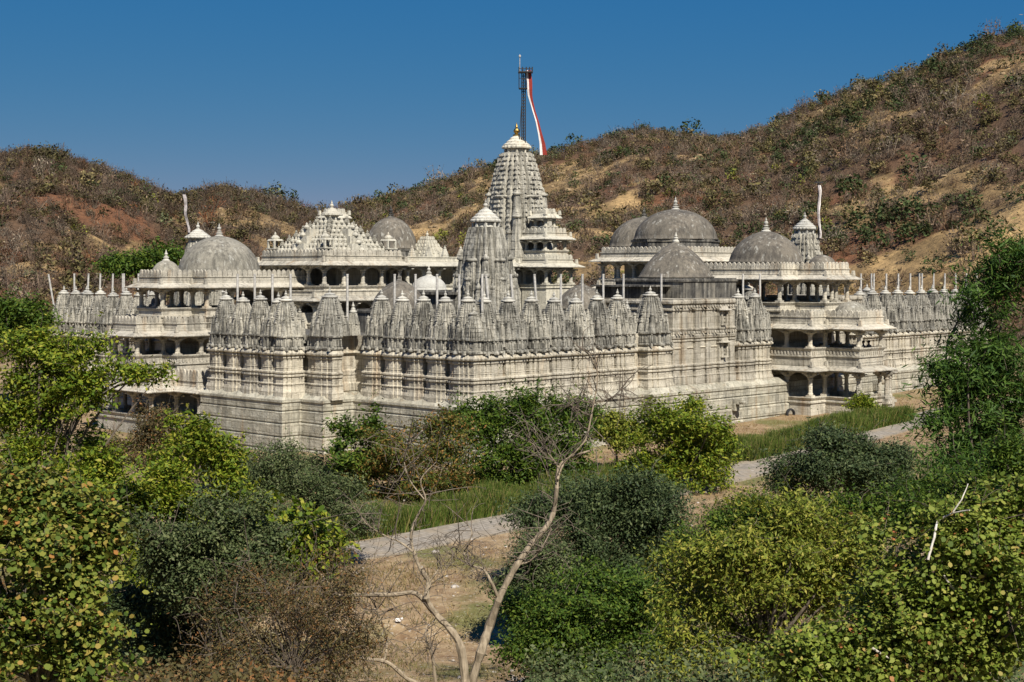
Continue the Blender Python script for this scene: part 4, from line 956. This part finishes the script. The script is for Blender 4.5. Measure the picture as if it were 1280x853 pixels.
tree('bush', 'low grey-green bush at the foot of the projecting plinth block', 'bush', 86, [(300, 586, 44, 22), (350, 592, 46, 20), (400, 598, 40, 22), (255, 590, 34, 24)], GREYGREEN, .14, 260, 60, .4, asp=.45, seed=45, trunk=.07, limbs=18, trunkname='stem', twigs=30)
tree('shrub', 'small green shrub at the end of the grass strip by the right porch', 'shrub', 110.5, [(1076, 507, 14, 11)], GREEN_BRIGHT, .16, 50, 50, .32, seed=46, trunk=.05, limbs=10, trunkname='stem')
tree('shrub', 'dark grey-green shrub between the leafy tree and the brown twiggy bush', 'shrub', 45, [(290, 660, 46, 50), (240, 730, 50, 54), (310, 720, 44, 40), (205, 690, 40, 40)], GREYGREEN, .10, 420, 60, .28, asp=.5, seed=47, trunk=.05, limbs=26, trunkname='stem', twigs=50)
tree('tree', 'rust and green leaved tree beside the plinth, left of the temple corner', 'tree', 83, [(540, 575, 66, 42), (480, 600, 46, 38), (560, 622, 60, 36), (505, 560, 34, 28), (440, 620, 30, 26), (560, 530, 26, 22), (480, 556, 24, 22)], RUSTY, .17, 420, 52, .40, asp=.36, droop=.6, seed=28, trunk=.14, limbs=40, twigs=60)
tree('tree', 'dark green long-leaved tree at the temple corner', 'tree', 85, [(640, 545, 58, 40), (702, 530, 42, 32), (640, 592, 62, 34), (595, 532, 36, 24), (690, 580, 40, 34), (650, 502, 34, 16), (610, 512, 26, 16), (705, 502, 30, 18), (735, 520, 22, 20)], GREEN_DEEP, .22, 460, 46, .42, asp=.34, droop=.5, seed=29, trunk=.16, limbs=44, twigs=50)
tree('shrub', 'small dark green shrub with two upright tufts against the plinth', 'shrub', 84, [(430, 560, 20, 26), (466, 552, 18, 30), (440, 592, 36, 30), (480, 575, 22, 24)], GREEN_DEEP, .2, 120, 40, .36, asp=.5, seed=30, trunk=.08, limbs=20, trunkname='stem')
tree('tree', 'rounded mid-green tree standing beside the path in front of the wall block', 'tree', 84, [(850, 528, 46, 30), (822, 560, 44, 38), (880, 565, 46, 38), (850, 596, 50, 32), (800, 590, 26, 22), (905, 548, 20, 22)], GREEN_BRIGHT, .19, 330, 50, .38, asp=.4, droop=.3, seed=31, trunk=.2, limbs=36, base=(10.8, 84.5))
tree('shrub', 'low bright yellow-green shrub left of the rounded tree', 'shrub', 90, [(768, 538, 26, 20), (745, 530, 14, 12), (795, 545, 18, 16)], OLIVE, .18, 90, 46, .36, seed=32, trunk=.08, limbs=12, trunkname='stem')
tree('bush', 'large dark blue-green fine-leaved bush in the middle of the foreground', 'bush', 61, [(760, 642, 76, 42), (705, 676, 52, 54), (820, 676, 66, 50), (860, 694, 48, 42), (760, 722, 70, 40), (725, 630, 40, 30), (790, 610, 50, 24), (675, 640, 34, 30)], BLUEGREEN, .125, 760, 90, .38, asp=.38, droop=.7, seed=33, trunk=.12, limbs=34, trunkname='stem', twigs=60)
tree('bush', 'rounded fresh green bush at the bottom centre, right of the dead tree', 'bush', 44, [(730, 770, 86, 52), (690, 790, 66, 56), (790, 786, 60, 56), (740, 826, 88, 40), (655, 765, 28, 26), (800, 740, 40, 30)], GREEN_DEEP, .095, 520, 70, .26, asp=.5, seed=34, trunk=.09, limbs=34, trunkname='stem')
tree('tree', 'yellow-green drooping-leaved tree at the lower right of centre', 'tree', 35, [(950, 676, 76, 56), (905, 740, 76, 66), (1000, 645, 46, 36), (1010, 720, 70, 60), (880, 800, 84, 60), (960, 800, 60, 60), (1060, 690, 40, 40), (945, 625, 26, 20)], OLIVE, .11, 560, 52, .26, asp=.36, droop=.8, seed=35, trunk=.12, limbs=60, twigs=60, twig_r=.008)
tree('bush', 'dark blue-green bush beside the path below the right porch', 'bush', 74, [(1052, 585, 66, 38), (1003, 603, 44, 34), (1102, 600, 38, 34), (1040, 560, 30, 20)], BLUEGREEN, .14, 480, 70, .40, asp=.45, seed=36, trunk=.1, limbs=26, trunkname='stem', twigs=40)
tree('bush', 'low olive bush between the dark foreground bush and the yellow-green tree', 'bush', 56, [(925, 655, 48, 34), (885, 690, 40, 40), (960, 640, 30, 20)], GREEN_DEEP, .1, 240, 60, .32, seed=37, trunk=.07, limbs=20, trunkname='stem')
tree('bush', 'low spreading green bush just above the pale bare branch', 'bush', 50, [(1130, 640, 60, 26), (1060, 655, 46, 24), (1180, 620, 40, 26)], GREEN_DEEP, .12, 300, 60, .32, seed=48, trunk=.06, limbs=24, trunkname='stem', twigs=60)
tree('shrub', 'grey-green scrubby shrub beside the right stem of the dead tree', 'shrub', 54, [(672, 712, 32, 34), (650, 745, 26, 26)], GREYGREEN, .11, 170, 60, .3, seed=49, trunk=.05, limbs=20, trunkname='stem', twigs=60)
tree('tree', 'tall feathery dark green tree at the right edge', 'tree', 54, [(1245, 385, 40, 62), (1272, 325, 34, 30), (1222, 455, 62, 44), (1262, 470, 50, 60), (1200, 490, 44, 22), (1250, 560, 60, 60), (1208, 580, 46, 46), (1182, 455, 26, 8), (1172, 520, 26, 12)], FERNY, .27, 420, 42, .42, asp=.17, droop=.3, seed=38, trunk=.16, limbs=50, base=(18.4, 54.5), twigs=40)
tree('bush', 'deep shaded green bush below the feathery tree at the right edge', 'bush', 40, [(1240, 630, 60, 46), (1165, 650, 60, 36), (1270, 590, 30, 40)], GREEN_DEEP, .1, 300, 56, .3, seed=39, trunk=.08, limbs=24, trunkname='stem')
o = tree('tree', 'round-leaved green tree with pale bare branches in the bottom right corner', 'tree', 23, [(1150, 715, 86, 72), (1240, 700, 70, 86), (1100, 790, 100, 60), (1220, 810, 84, 60), (1010, 820, 84, 40), (1180, 650, 40, 24), (1270, 640, 30, 40)], ROUND, .062, 700, 40, .2, k=6, asp=.78, seed=40, trunk=.08, limbs=70, twigs=130, twig_r=.006, base=(7.2, 23.3))
def px_tube(m, P, Y, rad, off, n=7, rs=np.random.default_rng(4)):
    pts = [at(a, b_, Y + rs.normal() * .12) - off for a, b_ in P]; Q = smooth_path([(p.x, p.z) for p in pts], 4); yy = np.interp(np.arange(len(Q)), np.arange(len(pts)) * 4, [p.y for p in pts])
    pts = [Vector((x, y, z)) for (x, z), y in zip(Q, yy)]; m.tube(pts, np.interp(np.linspace(0, 1, len(pts)), np.linspace(0, 1, len(rad)), rad) * (1 + .11 * rs.normal(size=len(pts)).clip(-1.5, 1.8)), n); return pts
of = o.location
m = MB(); px_tube(m, [(1160, 700), (1168, 672), (1172, 652), (1190, 642), (1212, 638)], 22.2, [.020, .015, .009], of); px_tube(m, [(1190, 642), (1202, 625), (1210, 605)], 22.2, [.014, .006], of); m.build('bare_branch', M['bark_white'], o)
for P, r_ in (([(1180, 720), (1200, 745), (1215, 735)], [.02, .01]), ([(1090, 810), (1110, 822), (1140, 832)], [.02, .008])):
    m = MB(); px_tube(m, P, 22.2, r_, of); m.build('bare_branch', M['bark_white'], o)
# the dead tree
Yd = 42.; db = at(584, 853, Yd); DT = empty('dead_tree', (db.x, Yd, float(ground_z(db.x, Yd)))); tag(DT, 'bare forked dead tree with pale twisted branches, bottom centre', 'tree')
of = DT.location; m = MB(); rs_ = np.random.default_rng(8); ends = []
base = (db.x - of.x, 0, -.3)
m.tube([base, at(584, 853, Yd) - of + Vector((0, 0, .0))], [.21, .17], 9)
BR = [([(582, 858), (576, 810), (562, 786), (545, 768), (533, 748), (536, 728), (526, 712), (517, 690), (514, 668), (522, 645), (532, 625), (526, 600), (545, 578)], [.17, .16, .14, .12, .11, .10, .085, .075, .06, .05, .035, .02, .01]),
      ([(588, 858), (601, 816), (612, 782), (623, 751), (634, 728), (647, 705), (664, 680), (682, 660), (692, 640), (696, 610), (698, 586), (712, 572), (730, 566), (745, 561)], [.18, .165, .15, .14, .13, .12, .11, .10, .09, .08, .07, .05, .04, .015]),
      ([(697, 600), (704, 580), (722, 562), (733, 548), (738, 525), (742, 505), (747, 470), (740, 448), (726, 434)], [.05, .045, .04, .035, .03, .025, .018, .01]),
      ([(541, 765), (520, 742), (496, 743), (475, 744), (450, 744), (424, 744), (410, 728), (394, 710)], [.10, .09, .085, .075, .065, .05, .03, .012]),
      ([(570, 860), (530, 856), (508, 848), (484, 828), (458, 824), (436, 822), (420, 832), (405, 815), (391, 804)], [.09, .085, .08, .075, .06, .05, .03, .012]),
      ([(623, 748), (614, 728), (604, 712), (586, 706), (580, 690), (590, 668), (584, 655)], [.07, .06, .05, .04, .03, .02, .01]),
      ([(516, 690), (500, 678), (478, 668), (458, 655), (448, 640)], [.045, .035, .025, .02, .008]), ([(648, 706), (664, 700), (678, 684), (690, 660)], [.05, .04, .03, .012]),
      ([(480, 828), (484, 800), (476, 775), (470, 760)], [.045, .035, .02, .01]), ([(545, 858), (540, 820), (532, 795), (534, 780)], [.06, .05, .035, .012]), ([(536, 728), (548, 712), (560, 690), (575, 680)], [.04, .03, .02, .008]),
      ([(700, 588), (688, 570), (676, 560), (660, 552)], [.035, .025, .018, .008]), ([(742, 505), (760, 500), (778, 486)], [.02, .014, .006]), ([(738, 525), (724, 512), (712, 508)], [.02, .012, .006]), ([(530, 624), (512, 600), (505, 570), (515, 548)], [.025, .02, .012, .006])]
for P, r_ in BR: r_ = [v * .74 for v in r_]; ends.append(px_tube(m, P, Yd, r_, of, 8, rs_))
m.build('trunk', M['bark_pale'], DT)
m = MB()
for e_ in ends:
    for k in range(26 if len(e_) < 40 else 30):
        i = int(rs_.integers(len(e_) // 3, len(e_))); a_ = np.array(e_[i]); d = rs_.normal(size=3) * np.array([.55, .4, .5]); d[2] += .15
        c_ = curve(a_, a_ + d, .2, 5, rs_); m.tube(c_, np.linspace(.016, .005, 5), 4)
        for q_ in range(2):
            b_ = c_[int(rs_.integers(2, 5))]; m.tube(curve(b_, b_ + rs_.normal(size=3) * .28, .2, 3, rs_), np.linspace(.009, .004, 3), 3)
m.build('twig', M['bark'], DT)
DT['kind'] = 'thing'

# ------------------------------------------------------------------ grass, undergrowth, stones
def blades(name, P, h, wd, mat, seed, lean=.35):
    rs = np.random.default_rng(seed); n = len(P); B = np.stack([P[:, 0], P[:, 1], ground_z(P[:, 0], P[:, 1]) - .02], -1)
    a = rs.uniform(0, 6.28, n); H = (h * (.45 + .6 * rs.random(n)) * (.45 + 1.1 * fbm(P[:, 0] * .7, P[:, 1] * .7, 77)))[:, None]; d = np.stack([np.cos(a), np.sin(a), 0 * a], -1) * wd * .5
    ln = rs.normal(size=(n, 3)) * lean; ln[:, 2] = 1; tip = B + ln * H
    V = np.stack([B - d, B + d, tip + d * .3, tip - d * .3], 1).reshape(-1, 3)
    return tag(link(name, np_mesh(name, V, np.arange(4 * n).reshape(n, 4), mat)), kind='stuff')
def along(PSa, n, lo, hi, seed, s0=0., s1=1.):
    rs = np.random.default_rng(seed); A = np.array(PSa); L = np.concatenate([[0], np.cumsum(np.linalg.norm(np.diff(A, axis=0), axis=1))]); u = rs.uniform(s0, s1, n) * L[-1]
    x, y = np.interp(u, L, A[:, 0]), np.interp(u, L, A[:, 1]); i = np.clip(np.searchsorted(L, u), 1, len(A) - 1); d = A[i] - A[i - 1]; d /= np.linalg.norm(d, axis=1)[:, None]
    o = rs.uniform(lo, hi, n); return np.stack([x + d[:, 1] * o, y - d[:, 0] * o], -1)
strip = [(30.6, 111.6), (26, 106.5), (20, 99), (13, 91.5), (6, 84.4), (0, 78.5), (-5, 74.5), (-11, 71)]
P = along(smooth_path(strip), 120000, -1.4, 1.2, 51); nz = fbm(P[:, 0] * .5, P[:, 1] * .5, 5); P = P[nz > .34]
blades('tall_grass', P, 1.15, .055, GRASSM, 52, .22)
P = along(PS, 60000, -12, 12, 53); P = P[(fbm(P[:, 0] * .25, P[:, 1] * .25, 15) > .5)]
A_ = np.array(PS); dist = np.min(np.linalg.norm(P[:, None] - A_[None], axis=2), axis=1); P = P[dist > 2.4]
blades('dry_grass', P, .28, .03, DRYM, 54, .6)
rs = np.random.default_rng(60); P = np.stack([rs.uniform(-22, 20, 60000), rs.uniform(38, 76, 60000)], -1); P = P[fbm(P[:, 0] * .3, P[:, 1] * .3, 19) > .52]
dist = np.min(np.linalg.norm(P[:, None] - A_[None], axis=2), axis=1); P = P[dist > 2.4]
blades('short_grass', P, .22, .03, leafmat('short_grass_blade', [(0, (.06, .07, .02)), (.6, (.15, .13, .05)), (1, (.30, .22, .10))], .3, .7), 61, .6)
rs = np.random.default_rng(70); n = 26000; P = np.stack([rs.uniform(-26, -4.5, n), rs.uniform(28, 64, n)], -1); px_ = CX + FPX * P[:, 0] / P[:, 1]; P = P[(px_ < 440) & (px_ > -60)]
C = np.concatenate([P, (ground_z(P[:, 0], P[:, 1]) + rs.random(len(P)) ** 1.5 * 1.1 * (.4 + fbm(P[:, 0] * .4, P[:, 1] * .4, 9)))[:, None]], 1)
V, F = leaves(np.repeat(C, 3, 0) + rs.normal(size=(len(C) * 3, 3)) * .12, .12, rs, .4, .5)
tag(link('undergrowth', np_mesh('undergrowth', V, F, BROWN)), kind='stuff')
rs = np.random.default_rng(71); n = 30000; P = np.stack([rs.uniform(0, 24, n), rs.uniform(28, 66, n)], -1); px_ = CX + FPX * P[:, 0] / P[:, 1]; P = P[(px_ > 660) & (px_ < 1330)]
P = P[np.min(np.linalg.norm(P[:, None] - A_[None], axis=2), axis=1) > 3.0]
C = np.concatenate([P, (ground_z(P[:, 0], P[:, 1]) + rs.random(len(P)) ** 1.4 * 1.5 * (.3 + fbm(P[:, 0] * .4, P[:, 1] * .4, 9)))[:, None]], 1)
V, F = leaves(np.repeat(C, 3, 0) + rs.normal(size=(len(C) * 3, 3)) * .12, .11, rs, .4, .5)
tag(link('undergrowth', np_mesh('undergrowth', V, F, GREYGREEN)), kind='stuff')
rs = np.random.default_rng(80); m = MB(); q = NT('pale_rubble'); n_ = q.noise(q.pos(), 5, 4); q.color(q.mix(q.ramp(n_, .3, .7), (.22, .19, .16), (.45, .41, .36)))
for k in range(420):
    if k < 260: x, y = rs.normal(1.0, .9), rs.normal(44.5, 2.4)
    else: x, y = rs.uniform(-6, 16), rs.uniform(42, 90)
    r_ = .05 + .16 * rs.random() ** 3; z = float(ground_z(x, y)); a = rs.uniform(.6, 1.2, 8)
    g = [m.ring([(x + r_ * f_ * a[(j + int(f_ * 3)) % 8] * math.cos(j * .785), y + r_ * f_ * a[j] * math.sin(j * .785), z + h_ * r_) for j in range(8)]) for f_, h_ in ((1, -.3), (1, .2), (.6, .55))]
    m.bridge(g[0], g[1]); m.bridge(g[1], g[2]); m.f.append(tuple(g[2]))
tag(m.build('rubble', q.m), kind='stuff')
rs = np.random.default_rng(90); n = 22000; P = np.stack([rs.uniform(-24, 24, n), rs.uniform(36, 100, n)], -1); P = P[fbm(P[:, 0] * .35, P[:, 1] * .35, 29) > .47]
C = np.concatenate([P, ground_z(P[:, 0], P[:, 1])[:, None] + .03], 1); V, F = leaves(C, .11, rs, 1.6, .55)
tag(link('leaf_litter', np_mesh('leaf_litter', V, F, leafmat('fallen_leaf', [(0, (.06, .04, .02)), (.6, (.16, .10, .05)), (1, (.32, .24, .14))], .1, .8))), kind='stuff')
# small things: round drain by the porch, scrap of litter
m = MB(); c0 = tw(33.0, -1.3, 0); cz = float(ground_z(c0.x, c0.y))
for r_, x0 in ((.42, 0),):
    ring0 = [m.ring([(x, rr * math.cos(k * math.pi / 12), rr * math.sin(k * math.pi / 12)) for k in range(24)]) for rr, x in ((.30, -.12), (.42, -.1), (.44, 0), (.42, .1), (.30, .12), (.27, 0))]
    for a, b_ in zip(ring0, ring0[1:] + ring0[:1]): m.bridge(a, b_)
o = m.build('old_tyre', M['iron'], None, (c0.x, c0.y, cz + .1), R(-60)); tag(o, 'black round tyre half sunk beside the end of the plinth', 'tyre')
o = None
m = MB(); m.sweep([(0, 0), (.3, .05), (.45, .25)], [(0, 0), (.05, .12), (.02, .2)]); m.box(.05, .35, -.1, .2, .0, .04); lt = at(494, 771, 57.)
o = m.build('litter', M['white'], None, (lt.x, 57., float(ground_z(lt.x, 57.)) + .01)); o.scale = (.6, .6, .6); tag(o, 'crumpled white scrap of litter on the dry ground', 'litter')

# two people seated behind the balcony rail of the right porch
m = MB(); m.box(35.9, 38.8, -5.3, -4.9, 1.9, 2.34); m.build('bench', M['porch'], PR)
def person(lab, s, t, shirt, seed):
    J = [(0, 0, .10), (0, -.02, .30), (0, -.01, .50), (0, 0, .62), (0, .02, .70), (0, .02, .80), (.10, 0, .08), (.13, .40, .07), (.13, .44, -.36), (.13, .56, -.42), (-.10, 0, .08), (-.13, .40, .07), (-.13, .44, -.36), (-.13, .56, -.42), (.18, -.01, .52), (.24, .05, .27), (.16, .26, .16), (.14, .36, .13), (-.18, -.01, .52), (-.24, .05, .27), (-.16, .26, .16), (-.14, .36, .13)]
    E = [(0, 1), (1, 2), (2, 3), (3, 4), (4, 5), (0, 6), (6, 7), (7, 8), (8, 9), (0, 10), (10, 11), (11, 12), (12, 13), (2, 14), (14, 15), (15, 16), (16, 17), (2, 18), (18, 19), (19, 20), (20, 21)]
    Rr = [.15, .14, .15, .055, .085, .09, .10, .075, .05, .04, .10, .075, .05, .04, .06, .045, .035, .035, .06, .045, .035, .035]
    me = bpy.data.meshes.new('person'); me.from_pydata(J, E, []); o = bpy.data.objects.new('person', me); COL.objects.link(o)
    o.modifiers.new('skin', 'SKIN')
    for v, r in zip(me.skin_vertices[0].data, Rr): v.radius = (r, r)
    me.skin_vertices[0].data[0].use_root = True
    sb = o.modifiers.new('subsurf', 'SUBSURF'); sb.levels = 1; sb.render_levels = 1
    me.materials.append(M['shirt']); p_ = tw(s, t, 2.34); o.location = p_; o.rotation_euler = (0, 0, R(45) + seed)
    tag(o, lab, 'person')
    h = MB(); h.lathe([(.01, -.11), (.085, -.07), (.105, 0), (.10, .06), (.07, .11), (.01, .13)], 14, (0, .02, .80)); h.build('head', M['skin'], o, smooth=True)
    h = MB(); h.lathe([(.112, -.02), (.116, .05), (.085, .12), (.01, .15)], 14, (0, -.005, .81)); h.build('hair', M['hair'], o, smooth=True)
person('dark haired person sitting behind the balcony rail, nearer the corner column', 37.3, -5.1, 'shirt', .1)
person('second dark haired person on the same balcony, further from the corner column', 38.1, -5.1, 'shirt', -.3)
